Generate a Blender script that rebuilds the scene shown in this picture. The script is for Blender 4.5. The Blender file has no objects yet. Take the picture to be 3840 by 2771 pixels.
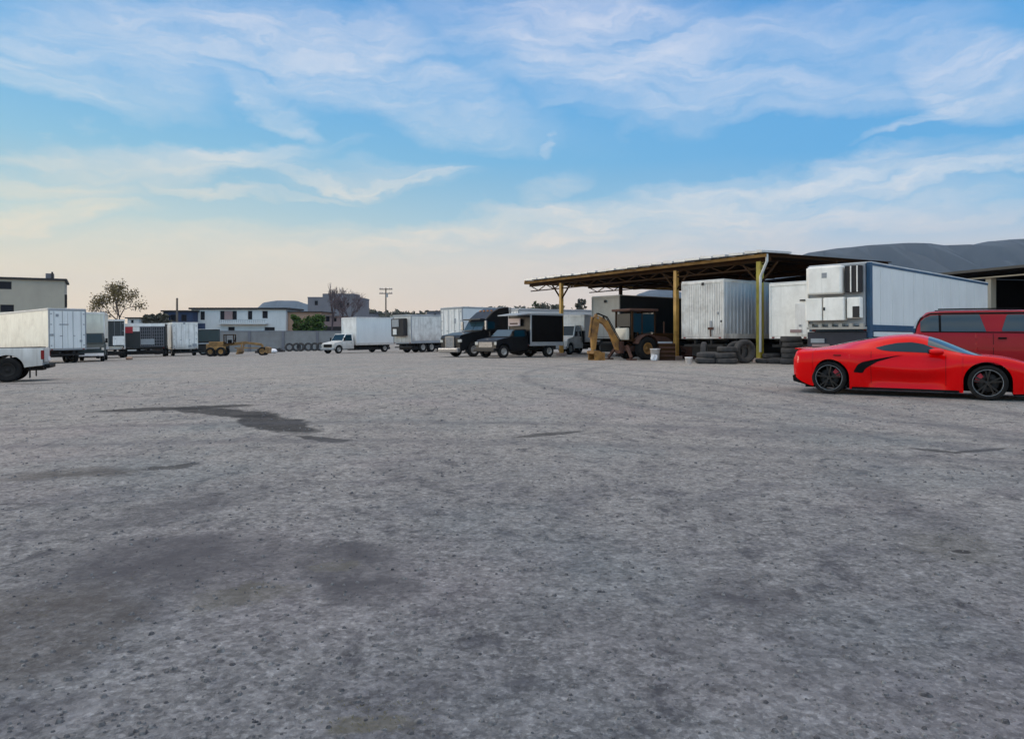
import bpy, math, random
from mathutils import Vector, Matrix
random.seed(7)
R = math.radians
C = bpy.context.scene.collection

# ------------------------------------------------------------------ camera
F = 2750.0; PX0 = 1939.0; PY0 = 1240.0; EYE = 1.32
cd = bpy.data.cameras.new('camera'); cam = bpy.data.objects.new('camera', cd); C.objects.link(cam)
cam.location = (0, 0, EYE); cam.rotation_euler = (R(90), 0, 0)
cd.sensor_width = 36; cd.lens = F / 3840 * 36
cd.shift_x = -19 / 3840; cd.shift_y = -145.5 / 3840
cd.clip_start = 0.05; cd.clip_end = 30000
bpy.context.scene.camera = cam

# ------------------------------------------------------------------ render look
S = bpy.context.scene
S.view_settings.view_transform = 'Standard'; S.view_settings.look = 'None'
S.view_settings.gamma = 1; S.view_settings.exposure = 0.3

def X(px, Y): return (px - PX0) / F * Y
def Z(py, Y): return EYE - (py - PY0) / F * Y
def sp(v, k=3.0):                      # smooth ramp
    return k * math.log1p(math.exp(max(-30, min(30, v / k)))) if v < 30 * k else v
def g(x, y):                           # the yard falls away gently
    a = sp(min(y, 150) - 18, 2.0) - sp(min(y, 150) - 120, 2.0)
    b = sp(-x - 2, 1.0) - sp(-x - 52, 1.0)
    return -0.012 * a - 0.02 * b
def gnd(px, py):
    lo, hi = 1.0, 400.0
    for _ in range(50):
        m = (lo + hi) / 2
        if Z(py, m) > g(X(px, m), m): lo = m
        else: hi = m
    return X(px, lo), lo

# ------------------------------------------------------------------ node helper
class N:
    def __init__(s, tree): s.t = tree; s.n = tree.nodes; s.l = tree.links
    def new(s, typ, **kw):
        x = s.n.new(typ)
        for k, v in kw.items(): setattr(x, k, v)
        return x
    def put(s, sock, v):
        if isinstance(v, bpy.types.NodeSocket): s.l.new(v, sock)
        else:
            if hasattr(sock.default_value, '__len__') and not hasattr(v, '__len__'): v = (v,) * len(sock.default_value)
            if hasattr(v, '__len__') and len(sock.default_value) == 4 and len(v) == 3: v = (*v, 1)
            sock.default_value = v
    def math(s, op, a, b=0.0, c=None, clamp=False):
        m = s.new('ShaderNodeMath', operation=op, use_clamp=clamp)
        s.put(m.inputs[0], a); s.put(m.inputs[1], b)
        if c is not None: s.put(m.inputs[2], c)
        return m.outputs[0]
    def vmath(s, op, a, b=(0, 0, 0)):
        m = s.new('ShaderNodeVectorMath', operation=op); s.put(m.inputs[0], a)
        if op == 'SCALE': s.put(m.inputs['Scale'], b)
        else: s.put(m.inputs[1], b)
        return m.outputs[0]
    def mix(s, f, a, b, blend='MIX'):
        m = s.new('ShaderNodeMix', data_type='RGBA', blend_type=blend, clamp_factor=True)
        s.put(m.inputs[0], f); s.put(m.inputs[6], a); s.put(m.inputs[7], b)
        return m.outputs[2]
    def ramp(s, f, stops):
        r = s.new('ShaderNodeValToRGB'); e = r.color_ramp.elements
        while len(e) < len(stops): e.new(0.5)
        for k, (p, c) in enumerate(stops):
            e[k].position = p; e[k].color = (*c, 1) if hasattr(c, '__len__') else (c, c, c, 1)
        s.put(r.inputs[0], f); return r.outputs[0]
    def noise(s, vec, scale, detail=4, rough=0.55, dist=0.0):
        x = s.new('ShaderNodeTexNoise'); s.put(x.inputs['Vector'], vec)
        x.inputs['Scale'].default_value = scale; x.inputs['Detail'].default_value = detail
        x.inputs['Roughness'].default_value = rough; x.inputs['Distortion'].default_value = dist
        return x.outputs[0]
    def mapping(s, vec, loc=(0, 0, 0), rot=0, scale=(1, 1, 1), typ='POINT'):
        m = s.new('ShaderNodeMapping', vector_type=typ); s.put(m.inputs[0], vec)
        m.inputs['Location'].default_value = loc; m.inputs['Rotation'].default_value = (0, 0, rot)
        m.inputs['Scale'].default_value = scale; return m.outputs[0]
    def blob(s, vec, cx, cy, a, b, rot):          # 1 at centre, 0 at the rim of an ellipse
        v = s.mapping(vec, (cx, cy, 0), rot, (a, b, 1), 'TEXTURE')
        gt = s.new('ShaderNodeTexGradient', gradient_type='SPHERICAL'); s.put(gt.inputs[0], v)
        return gt.outputs[1]

# ------------------------------------------------------------------ world: clear dusk sky with cirrus
SUN_AZ, SUN_EL = -68, 9          # degrees, azimuth from +Y (view) to the left
w = bpy.data.worlds.new('World'); S.world = w; w.use_nodes = True
n = N(w.node_tree)
for x in list(n.n): n.n.remove(x)
out = n.new('ShaderNodeOutputWorld'); bg = n.new('ShaderNodeBackground')
n.l.new(bg.outputs[0], out.inputs[0])
sky = n.new('ShaderNodeTexSky', sky_type='NISHITA', sun_disc=False)
sky.sun_elevation = R(SUN_EL); sky.sun_rotation = R(SUN_AZ); sky.air_density = 1.0; sky.dust_density = 1.5; sky.ozone_density = 1.5
tc = n.new('ShaderNodeTexCoord'); sep = n.new('ShaderNodeSeparateXYZ'); n.l.new(tc.outputs['Generated'], sep.inputs[0])
az = n.math('ARCTAN2', sep.outputs[0], sep.outputs[1]); el = n.math('ARCSINE', sep.outputs[2])
comb = n.new('ShaderNodeCombineXYZ'); n.put(comb.inputs[0], az); n.put(comb.inputs[1], el); ae = comb.outputs[0]
nd = n.new('ShaderNodeTexNoise'); n.put(nd.inputs['Vector'], n.mapping(ae, scale=(1, 2.2, 1)))
nd.inputs['Scale'].default_value = 5.5; nd.inputs['Detail'].default_value = 5; nd.inputs['Roughness'].default_value = .6
dv = n.vmath('SCALE', n.vmath('SUBTRACT', nd.outputs[1], (.5, .5, .5)), .11)
aed = n.vmath('ADD', ae, dv)
def srgb(r, gg, b):
    f = lambda c: (c / 255 / 12.92) if c / 255 <= .04045 else ((c / 255 + .055) / 1.055) ** 2.4
    return (f(r), f(gg), f(b))
elr = n.math('DIVIDE', el, .5, clamp=True)
azr = n.math('MULTIPLY', n.math('COSINE', n.math('SUBTRACT', az, R(-66))), 1.15, clamp=True)     # 1 towards the sunset on the left
right = n.ramp(elr, [(0, srgb(208, 188, 178)), (.16, srgb(200, 192, 188)), (.30, srgb(122, 174, 208)), (.45, srgb(92, 162, 212)), (.7, srgb(88, 156, 212)), (1, srgb(72, 128, 198))])
left = n.ramp(elr, [(0, srgb(218, 192, 158)), (.14, srgb(208, 196, 170)), (.28, srgb(176, 194, 190)), (.45, srgb(128, 180, 206)), (.62, srgb(94, 164, 212)), (1, srgb(88, 142, 202))])
base = n.mix(azr, right, left)
base = n.mix(n.ramp(n.math('DIVIDE', el, 1.5708, clamp=True), [(.30, 0), (.55, .85)]), base, srgb(206, 206, 212))
base = n.mix(.08, base, n.vmath('SCALE', sky.outputs[0], .085))
# cirrus: ellipses (photo px centre, half length px, half height px, tilt deg, weight)
CL = [(420, 170, 620, 200, 6, .75), (1150, 190, 620, 170, -2, .95), (200, 320, 420, 80, -6, .8), (980, 350, 300, 45, -28, .75),
      (1500, 300, 620, 120, -18, .75), (2250, 190, 700, 200, -10, .95), (2700, 330, 800, 90, -6, .75), (2550, 390, 260, 30, 18, .6),
      (3100, 130, 650, 110, -6, .6), (3600, 250, 380, 150, -24, 1.0), (3560, 380, 380, 32, 20, 1.0), (2110, 402, 110, 26, 2, .5),
      (380, 560, 420, 45, 9, .75), (750, 590, 560, 60, 8, .95), (200, 690, 420, 45, 3, .75), (260, 790, 420, 50, 7, .95),
      (780, 700, 260, 26, -4, .75), (1180, 660, 260, 32, -12, .9), (1520, 672, 270, 26, 8, 1.0), (1380, 650, 420, 60, 0, .45), (1100, 718, 280, 16, -3, .6),
      (2080, 700, 160, 40, 24, .5), (2070, 543, 36, 30, 0, .6), (830, 265, 50, 40, 0, .35), (420, 135, 36, 34, 0, .5), (1240, 548, 180, 25, 16, .4),
      (900, 930, 800, 70, 3, .7), (1700, 880, 800, 60, 10, .95), (2350, 800, 560, 70, 13, 1.0), (2900, 740, 700, 80, 9, 1.0),
      (3450, 680, 600, 60, 7, .9), (3000, 850, 900, 60, 5, .7), (3600, 830, 400, 40, 4, .5), (600, 1010, 1100, 80, 2, .6), (1900, 1000, 1200, 80, 3, .5)]
tot = None
for (px, py, a, b, rot, wt) in CL:
    A = math.atan((px - PX0) / F); E = math.atan((PY0 - py) / F * math.cos(A))
    k = math.cos(A) ** 2
    bl = n.blob(aed, A, E, a / F * k * 1.15, b / F * math.cos(A) * 1.3, R(rot))
    bl = n.math('MULTIPLY', n.math('SMOOTH_MIN', bl, .5, .3), wt * 1.9)
    tot = bl if tot is None else n.math('MAXIMUM', tot, bl)
streak = n.noise(n.mapping(aed, rot=R(-7), scale=(2.0, 11, 1)), 3.2, 8, .58, .15)
streak = n.ramp(streak, [(.30, .0), (.66, 1.0)])
fine = n.ramp(n.noise(n.mapping(aed, rot=R(-12), scale=(4, 26, 1)), 4, 6, .55, .1), [(.3, .7), (.7, 1.0)])
wide = n.ramp(n.noise(n.mapping(ae, scale=(1, 2.5, 1)), 2.2, 5), [(.5, 0), (.85, .25)])
cl = n.math('MAXIMUM', n.math('MULTIPLY', tot, n.math('MULTIPLY_ADD', streak, .78, .22)), n.math('MULTIPLY', n.math('MULTIPLY', wide, streak), n.ramp(elr, [(.0, .4), (1, 1)])))
cl = n.math('MULTIPLY', cl, fine, clamp=True)
ccol = n.ramp(elr, [(0, srgb(220, 196, 180)), (.2, srgb(224, 204, 190)), (.38, srgb(216, 216, 216)), (.6, srgb(206, 210, 222)), (1, srgb(208, 209, 221))])
ccolL = n.ramp(elr, [(0, srgb(222, 200, 168)), (.3, srgb(218, 206, 182)), (.5, srgb(208, 212, 214)), (1, srgb(204, 206, 221))])
final = n.mix(n.math('MULTIPLY', cl, .92), base, n.mix(azr, ccol, ccolL))
final = n.mix(n.ramp(sep.outputs[2], [(.0, 0.0), (.004, 1.0)]), srgb(120, 120, 118), final)
up = n.ramp(n.math('DIVIDE', el, 1.5708, clamp=True), [(.34, 0), (.6, 1)])           # unseen sky overhead and behind the camera, brightened as added fill light
bk = n.ramp(n.math('MULTIPLY_ADD', n.math('COSINE', az), -.5, .5), [(.4, 0), (.9, 1)])
gain = n.math('MULTIPLY_ADD', n.math('MAXIMUM', up, bk), 1.35, 1.0)
low = n.ramp(elr, [(0, .22), (.18, .10), (.4, 0)])
final = n.mix(n.math('MAXIMUM', up, bk), final, n.vmath('MULTIPLY', final, (1.10, .98, .80)))
final = n.vmath('SCALE', final, n.math('MULTIPLY', gain, n.math('ADD', low, 1.0)))
n.put(bg.inputs[0], n.vmath('SCALE', final, 10.0)); bg.inputs[1].default_value = 0.1

# ------------------------------------------------------------------ sun: last soft light from the left
sl = bpy.data.lights.new('sun', 'SUN'); sl.energy = 1.3; sl.angle = R(20); sl.color = (1, .86, .68)
so = bpy.data.objects.new('sun', sl); C.objects.link(so)
sd = Vector((math.sin(R(SUN_AZ)) , math.cos(R(SUN_AZ)), math.tan(R(SUN_EL)))).normalized()
so.rotation_euler = sd.to_track_quat('Z', 'Y').to_euler()

# ------------------------------------------------------------------ materials
def material(name):
    m = bpy.data.materials.new(name); m.use_nodes = True
    nn = N(m.node_tree); b = nn.n['Principled BSDF']; return m, nn, b
def paint(name, col, dirt=None, amt=.4, rough=.5, metal=0.0, scale=1.5, streak=False, coat=0.0, bump=0.0, low=None, spec=.5):
    m, nn, b = material(name)
    t = nn.new('ShaderNodeTexCoord').outputs['Object']
    dirt = dirt or tuple(c * .55 for c in col)
    a = nn.ramp(nn.noise(t, scale, 6, .62), [(.38, 0), (.72, 1)])
    if streak:
        st = nn.ramp(nn.noise(nn.mapping(t, scale=(6, 6, .35)), 1.3, 5, .65), [(.42, 0), (.78, 1)])
        a = nn.math('MAXIMUM', a, st)
    c = nn.mix(nn.math('MULTIPLY', a, amt), col, dirt)
    if low is not None:                       # road dirt thrown up the lower body
        sz = nn.new('ShaderNodeSeparateXYZ'); nn.put(sz.inputs[0], t)
        h = nn.math('SUBTRACT', low[0], sz.outputs[2])
        h = nn.math('DIVIDE', h, low[1])
        h = nn.math('ADD', h, nn.math('MULTIPLY', nn.math('SUBTRACT', nn.noise(nn.mapping(t, scale=(1, 1, .4)), 2.5, 5), .5), 1.3), clamp=True)
        c = nn.mix(nn.math('MULTIPLY', h, low[2]), c, low[3])
    nn.put(b.inputs['Base Color'], c)
    r = nn.math('MULTIPLY_ADD', nn.noise(t, scale * 3, 4), .25, rough - .12)
    nn.put(b.inputs['Roughness'], r); b.inputs['Metallic'].default_value = metal
    b.inputs['Coat Weight'].default_value = coat; b.inputs['Coat Roughness'].default_value = .06
    b.inputs['Specular IOR Level'].default_value = spec
    if bump:
        bp = nn.new('ShaderNodeBump'); bp.inputs['Strength'].default_value = bump; bp.inputs['Distance'].default_value = .03
        nn.put(bp.inputs['Height'], nn.noise(t, scale * 4, 5)); nn.l.new(bp.outputs[0], b.inputs['Normal'])
    return m
RUST = (.13, .055, .03); GRIME = (.16, .14, .11)
M = dict(
    white=paint('white_paint', (.80, .79, .76), GRIME, .5, .5, streak=True, scale=.9, low=(1.5, .9, .6, (.25, .23, .2))),
    cream=paint('cream_paint', (.72, .69, .58), (.25, .22, .17), .5, .5, streak=True, scale=.8, low=(1.7, 1.0, .6, (.25, .2, .15))),
    dirty=paint('dirty_white_paint', (.76, .74, .69), (.2, .16, .13), .65, .55, streak=True, scale=1.3, low=(1.7, 1.1, .8, (.2, .16, .14))),
    cool=paint('cool_white_paint', (.66, .68, .67), (.40, .42, .43), .4, .45, streak=True, scale=.7),
    unit=paint('reefer_unit_paint', (.86, .84, .78), (.35, .33, .28), .4, .45, scale=1.5, streak=True),
    silver=paint('corrugated_aluminium', (.60, .62, .64), (.24, .25, .27), .6, .38, .45, scale=.8, streak=True, low=(1.6, 1.0, .6, (.2, .18, .16))),
    greybox=paint('grey_box_paint', (.36, .34, .30), (.17, .165, .15), .5, .6, scale=1, streak=True),
    darkside=paint('dark_box_panel', (.02, .023, .024), (.01, .01, .011), .5, .6, scale=1.2),
    blue=paint('blue_frame_paint', (.005, .055, .125), (.02, .035, .06), .5, .45, scale=2),
    navy=paint('navy_chassis_paint', (.008, .010, .024), (.008, .008, .008), .5, .6, scale=2),
    black=paint('black_paint', (.004, .0045, .006), (.010, .010, .010), .4, .4, scale=1, coat=.15, spec=.25),
    soot=paint('sooty_chassis', (.007, .0065, .0065), (.022, .016, .012), .5, .8, scale=2.5),
    tyre=paint('tyre_rubber', (.008, .008, .0085), (.024, .022, .02), .6, .9, scale=5, spec=.2),
    oldtyre=paint('weathered_tyre_rubber', (.028, .027, .028), (.085, .076, .070), .7, .9, scale=4),
    rim=paint('steel_rim', (.38, .37, .35), (.12, .09, .07), .6, .5, .3, scale=6),
    chrome=paint('dull_chrome', (.30, .30, .31), (.10, .10, .10), .5, .3, .8, scale=5),
    grey=paint('grey_trim_paint', (.27, .29, .31), (.15, .15, .15), .4, .5, scale=2),
    ygreen=paint('yellow_post_paint', (.40, .32, .03), (.12, .075, .02), .6, .6, scale=2.5, streak=True),
    yellow=paint('orange_post_paint', (.56, .32, .07), (.10, .04, .012), .6, .6, scale=2.5, streak=True),
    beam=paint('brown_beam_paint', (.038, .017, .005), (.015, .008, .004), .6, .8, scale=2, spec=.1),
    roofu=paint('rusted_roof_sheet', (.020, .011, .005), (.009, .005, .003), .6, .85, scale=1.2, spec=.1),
    tin=paint('galvanised_sheet', (.55, .56, .56), (.3, .28, .26), .6, .5, .2, scale=1.0),
    cat=paint('faded_yellow_paint', (.33, .165, .035), (.07, .028, .012), .95, .7, scale=2.6, bump=.2),
    gyel=paint('grader_yellow_paint', (.32, .175, .05), (.06, .03, .015), .9, .7, scale=1.5),
    rust=paint('rusty_steel', (.075, .028, .016), (.02, .012, .010), .7, .85, scale=3),
    red=paint('red_car_paint', (.62, .0003, .0012), (.54, .0002, .001), .2, .24, 0, scale=.6, coat=.30, spec=.05),
    suv=paint('dark_red_suv_paint', (.27, .007, .012), (.20, .006, .010), .4, .4, 0, scale=1, coat=.2, spec=.1),
    plastic=paint('black_plastic', (.004, .004, .0045), (.006, .006, .006), .3, .6, scale=3, spec=.08),
    concrete=paint('grey_block_wall', (.21, .21, .21), (.13, .12, .12), .6, .9, scale=.8, bump=.3),
    beige=paint('beige_render', (.37, .34, .275), (.22, .20, .17), .5, .85, scale=.25, streak=True),
    hwhite=paint('white_render', (.56, .58, .58), (.30, .32, .33), .5, .85, scale=.3, streak=True),
    hblue=paint('blue_render', (.028, .045, .10), (.014, .022, .045), .5, .85, scale=.4),
    horange=paint('orange_render', (.36, .23, .16), (.22, .14, .1), .5, .85, scale=.5),
    hpink=paint('pink_render', (.27, .19, .185), (.2, .14, .13), .5, .85, scale=.5),
    hgrey=paint('grey_render', (.155, .155, .175), (.09, .09, .1), .6, .9, scale=.35, streak=True),
    hdark=paint('dark_trim', (.022, .019, .019), (.012, .012, .012), .5, .8, scale=1),
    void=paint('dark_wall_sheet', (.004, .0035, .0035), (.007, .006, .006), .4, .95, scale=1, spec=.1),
    bark=paint('bark', (.085, .06, .05), (.04, .03, .025), .6, .9, scale=6),
    bare=paint('grey_bark', (.10, .075, .085), (.06, .045, .05), .6, .9, scale=6),
    wood=paint('pole_wood', (.12, .10, .085), (.07, .055, .045), .5, .9, scale=4),
    green=paint('dark_green_paint', (.012, .028, .03), (.015, .02, .02), .5, .5, scale=2),
    pinkw=paint('pale_sign_paint', (.62, .5, .5), (.45, .3, .3), .4, .5, scale=3),
    redtarp=paint('red_tarp', (.38, .015, .03), (.2, .02, .02), .4, .6, scale=3),
    bucket=paint('white_plastic', (.85, .82, .82), (.4, .37, .36), .4, .45, scale=6),
    stone=paint('gravel_stone', (.22, .22, .225), (.10, .10, .105), .9, .9, scale=14),
    conc2=paint('concrete_footing', (.34, .27, .25), (.2, .16, .15), .5, .9, scale=5),
)
def mat_glass(name, col, rough=.06, spec=.9):
    m, nn, b = material(name)
    b.inputs['Base Color'].default_value = (*col, 1); b.inputs['Roughness'].default_value = rough
    b.inputs['Specular IOR Level'].default_value = spec * .55
    return m
M['glass'] = mat_glass('dark_vehicle_glass', (.004, .026, .042), .04, .30); M['screen'] = mat_glass('windscreen_glass', (.03, .06, .075), .04, 1.0)
M['pane'] = mat_glass('house_window_glass', (.012, .014, .02), .3, .15); M['pane'].node_tree.nodes['Principled BSDF'].inputs['Coat Weight'].default_value = 0
M['dimglass'] = mat_glass('dusty_glass', (.02, .022, .022), .4, .2); M['dimglass'].node_tree.nodes['Principled BSDF'].inputs['Coat Weight'].default_value = 0
M['lens'] = mat_glass('lamp_lens', (.55, .53, .48), .15); M['tail'] = mat_glass('red_lamp_lens', (.16, .004, .006), .25, .4); M['amber'] = mat_glass('amber_lamp_lens', (.5, .16, .02), .2)
def leafmat(name, c1, c2, c3):
    m, nn, b = material(name); t = nn.new('ShaderNodeTexCoord').outputs['Object']
    f = nn.noise(t, 1.2, 6, .7); c = nn.ramp(f, [(.3, c1), (.5, c2), (.7, c3)])
    nn.put(b.inputs['Base Color'], c); b.inputs['Roughness'].default_value = .8; b.inputs['Specular IOR Level'].default_value = .2
    return m
M['olive'] = leafmat('dry_olive_leaves', (.055, .042, .018), (.10, .078, .03), (.17, .13, .06))
M['leaf'] = leafmat('green_leaves', (.018, .035, .008), (.035, .07, .012), (.08, .12, .02))
M['farleaf'] = leafmat('far_leaves', (.04, .045, .035), (.06, .06, .045), (.09, .085, .065))
M['weed'] = leafmat('dry_weed', (.07, .075, .03), (.10, .09, .045), (.13, .11, .06))

# ground: compacted gravel with oil stains and tracks
def ground_material():
    m, nn, b = material('gravel_yard'); t = nn.new('ShaderNodeTexCoord').outputs['Object']
    big = nn.noise(t, .11, 5, .6, .4); mid = nn.noise(nn.mapping(t, rot=.5, scale=(1, .5, 1)), .75, 6, .65, .6); fine = nn.noise(t, 9, 8, .75); grit = nn.noise(t, 38, 4, .8)
    c = nn.ramp(mid, [(.30, (.135, .130, .128)), (.5, (.185, .178, .173)), (.72, (.25, .240, .228))])
    c = nn.mix(nn.ramp(big, [(.35, .6), (.65, 0)]), c, (.135, .126, .128))
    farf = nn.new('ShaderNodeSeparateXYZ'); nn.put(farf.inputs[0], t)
    c = nn.mix(nn.math('MULTIPLY', nn.math('SUBTRACT', farf.outputs[1], 3), .05, clamp=True), c, nn.mix(mid, (.215, .198, .182), (.31, .285, .255)))  # lighter with distance: brightness falloff put into the gravel colour
    c = nn.mix(nn.ramp(fine, [(.36, .65), (.50, 0)]), c, (.055, .054, .057))
    c = nn.mix(nn.ramp(grit, [(.52, 0), (.64, .5)]), c, (.32, .315, .305))
    c = nn.mix(nn.ramp(grit, [(.34, .65), (.45, 0)]), c, (.07, .072, .08))
    vo = nn.new('ShaderNodeTexVoronoi'); vo.inputs['Scale'].default_value = 6.5; nn.put(vo.inputs['Vector'], t)
    sel = nn.ramp(vo.outputs['Color'], [(.60, 0), (.66, 1)])
    spot = nn.math('MULTIPLY', nn.ramp(vo.outputs['Distance'], [(.10, 1), (.22, 0)]), sel)
    c = nn.mix(nn.math('MULTIPLY', nn.math('MULTIPLY', spot, nn.ramp(nn.noise(t, 1.7, 4), [(.45, 0), (.65, 1)])), .7), c, (.07, .07, .078))
    fl = nn.noise(nn.mapping(t, rot=.3, scale=(1, .75, 1)), 4.2, 9, .72, .3)
    c = nn.mix(nn.ramp(fl, [(.36, .8), (.47, 0)]), c, (.062, .060, .066))
    c = nn.mix(nn.ramp(fl, [(.56, 0), (.68, .45)]), c, (.29, .28, .275))
    fl2 = nn.noise(nn.vmath('ADD', t, (3, 9, 0)), 1.3, 7, .7, .4)
    c = nn.mix(nn.ramp(fl2, [(.36, .5), (.48, 0)]), c, (.10, .096, .104))
    # faint bluish / pinkish patches
    c = nn.mix(nn.ramp(nn.noise(t, .35, 3), [(.5, 0), (.7, .35)]), c, (.14, .170, .180))
    c = nn.mix(nn.ramp(nn.noise(nn.vmath('ADD', t, (17, 5, 0)), .3, 3), [(.52, 0), (.7, .3)]), c, (.235, .198, .20))
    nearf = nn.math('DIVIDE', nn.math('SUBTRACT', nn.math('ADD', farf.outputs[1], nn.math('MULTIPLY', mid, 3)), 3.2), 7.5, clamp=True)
    c = nn.mix(nearf, nn.vmath('MULTIPLY', c, (.84, .89, .95)), nn.vmath('MULTIPLY', c, (1.14, 1.13, 1.10)))  # near gravel darkened: lens and viewing-angle falloff painted into the colour
    for sc_, am_ in ((23, .38), (47, .45)):
        vv = nn.new('ShaderNodeTexVoronoi'); vv.inputs['Scale'].default_value = sc_; nn.put(vv.inputs['Vector'], t)
        sv = nn.new('ShaderNodeSeparateColor'); nn.put(sv.inputs[0], vv.outputs['Color'])
        gv = nn.math('MULTIPLY_ADD', sv.outputs[0], am_, 1.03 - am_ / 2); c = nn.vmath('SCALE', c, gv)
    # stains
    dn = nn.new('ShaderNodeTexNoise'); nn.put(dn.inputs['Vector'], t); dn.inputs['Scale'].default_value = 1.1; dn.inputs['Detail'].default_value = 7; dn.inputs['Roughness'].default_value = .65
    td = nn.vmath('ADD', t, nn.vmath('SCALE', nn.vmath('SUBTRACT', dn.outputs[1], (.5, .5, .5)), .9))
    def flat(v):
        s_ = nn.new('ShaderNodeSeparateXYZ'); nn.put(s_.inputs[0], v); k = nn.new('ShaderNodeCombineXYZ')
        nn.put(k.inputs[0], s_.outputs[0]); nn.put(k.inputs[1], s_.outputs[1]); return k.outputs[0]
    td = flat(td); tf = flat(nn.vmath('ADD', t, nn.vmath('SCALE', nn.vmath('SUBTRACT', dn.outputs[1], (.5, .5, .5)), .25)))
    OIL = (.026, .025, .026); BRN = (.070, .062, .056); GR = (.070, .068, .075); OLV = (.112, .106, .084)
    ST = [((380, 1542), (930, 1520), .5, OIL, .85, 0), ((700, 1530), (1000, 1562), .55, OIL, .85, 0), ((930, 1558), (1130, 1620), .55, OIL, .9, 0), ((1130, 1634), (1290, 1655), .16, OIL, .8, 0),
          ((40, 1790), (500, 1762), .42, BRN, .75, 0), ((560, 1752), (740, 1738), .18, OIL, .7, 0), ((330, 1980), (900, 1865), .45, GR, .6, 0),
          ((150, 2130), (1000, 2060), .7, GR, .75, 0), ((700, 2060), (960, 2200), .5, GR, .6, 0), ((1170, 2040), (1340, 2190), .42, GR, .85, 0), ((1220, 2180), (1580, 2235), .26, GR, .85, 0), ((1180, 2040), (1480, 2080), .25, GR, .8, 0),
          ((40, 2330), (560, 2160), .75, GR, .6, 0), ((40, 2240), (300, 2420), .6, BRN, .6, 0), ((820, 2240), (1000, 2200), .24, OLV, .6, 0), ((1150, 2110), (1260, 2110), .16, OLV, .6, 0),
          ((1940, 1640), (2170, 1618), .16, OIL, .7, 1), ((3420, 1682), (3600, 1700), .10, OIL, .7, 1), ((3590, 1700), (3770, 1680), .10, OIL, .7, 1),
          ((1310, 2690), (1510, 2700), .12, OLV, .7, 0), ((3500, 2030), (3760, 2080), .4, OLV, .4, 0), ((3590, 2068), (3640, 2068), .05, OIL, .8, 1),
          ((3150, 1740), (3620, 2050), .3, GR, .35, 0), ((2650, 1620), (3300, 1650), .6, GR, .35, 0), ((1480, 1750), (1640, 1830), .5, GR, .4, 0), ((2450, 1880), (2750, 1960), .3, GR, .35, 0),
          ((2700, 2170), (2960, 2250), .35, GR, .5, 0), ((1900, 2300), (3000, 2500), .3, GR, .35, 0), ((2100, 2100), (3300, 2450), .22, GR, .3, 0), ((62, 1440), (260, 1436), .5, OIL, .5, 0)]
    for (p, q, wd, col, wt, sharp) in ST:
        a = Vector(gnd(*p)); e = Vector(gnd(*q)); mdl = (a + e) / 2; L = (e - a).length / 2 + wd * .4
        bl = nn.blob(tf if sharp else td, mdl.x, mdl.y, L * 1.15, wd * .85, math.atan2(e.y - a.y, e.x - a.x))
        bl = nn.ramp(bl, [(.06, 0), (.24 if col is OIL else .42, 1)])
        bl = nn.math('MULTIPLY', bl, nn.math('MULTIPLY', nn.ramp(fine, [(.3, 1), (.75, .75)]), min(1, wt * 1.12)))
        if not sharp: bl = nn.math('MULTIPLY', bl, nn.ramp(fl2, [(.36, 1), (.62, .45 if col is not OIL else .95)]))
        c = nn.mix(bl, c, col)
    # wheel tracks: broad faint arcs
    for (cx, cy, r0, wd) in ((-30, 10, 36, .35), (-30, 10, 37.9, .35), (22, 22, 20, .3), (22, 22, 21.8, .3), (-4, -16, 25, .3), (-4, -16, 26.8, .3)):
        d = nn.new('ShaderNodeVectorMath', operation='DISTANCE'); nn.put(d.inputs[0], tf); d.inputs[1].default_value = (cx, cy, 0)
        e = nn.math('ABSOLUTE', nn.math('SUBTRACT', d.outputs['Value'], r0))
        e = nn.math('SUBTRACT', 1, nn.math('DIVIDE', e, wd), clamp=True)
        c = nn.mix(nn.math('MULTIPLY', nn.math('MULTIPLY', e, mid), .75), c, (.085, .085, .095))
    nn.put(b.inputs['Base Color'], c); b.inputs['Roughness'].default_value = .95; b.inputs['Specular IOR Level'].default_value = .15
    bp = nn.new('ShaderNodeBump'); bp.inputs['Strength'].default_value = .65; bp.inputs['Distance'].default_value = .02
    hh = nn.math('ADD', nn.math('MULTIPLY', fine, 1.0), nn.math('MULTIPLY', grit, .45))
    hh = nn.math('ADD', hh, nn.math('MULTIPLY', mid, 3.0))
    nn.put(bp.inputs['Height'], hh); nn.l.new(bp.outputs[0], b.inputs['Normal'])
    return m
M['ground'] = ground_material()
M['tan'] = paint('tan_edge_paint', (.20, .11, .035), (.06, .03, .012), .8, .8, scale=1.5, spec=.1)
def hill_material():
    m, nn, b = material('hill_scrub'); t = nn.new('ShaderNodeTexCoord').outputs['Object']
    c = nn.ramp(nn.noise(t, .02, 10, .78), [(.3, (.014, .020, .026)), (.55, (.022, .031, .036)), (.75, (.036, .044, .047))])
    nn.put(b.inputs['Base Color'], c); b.inputs['Roughness'].default_value = .95; return m
M['hill'] = hill_material()

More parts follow.
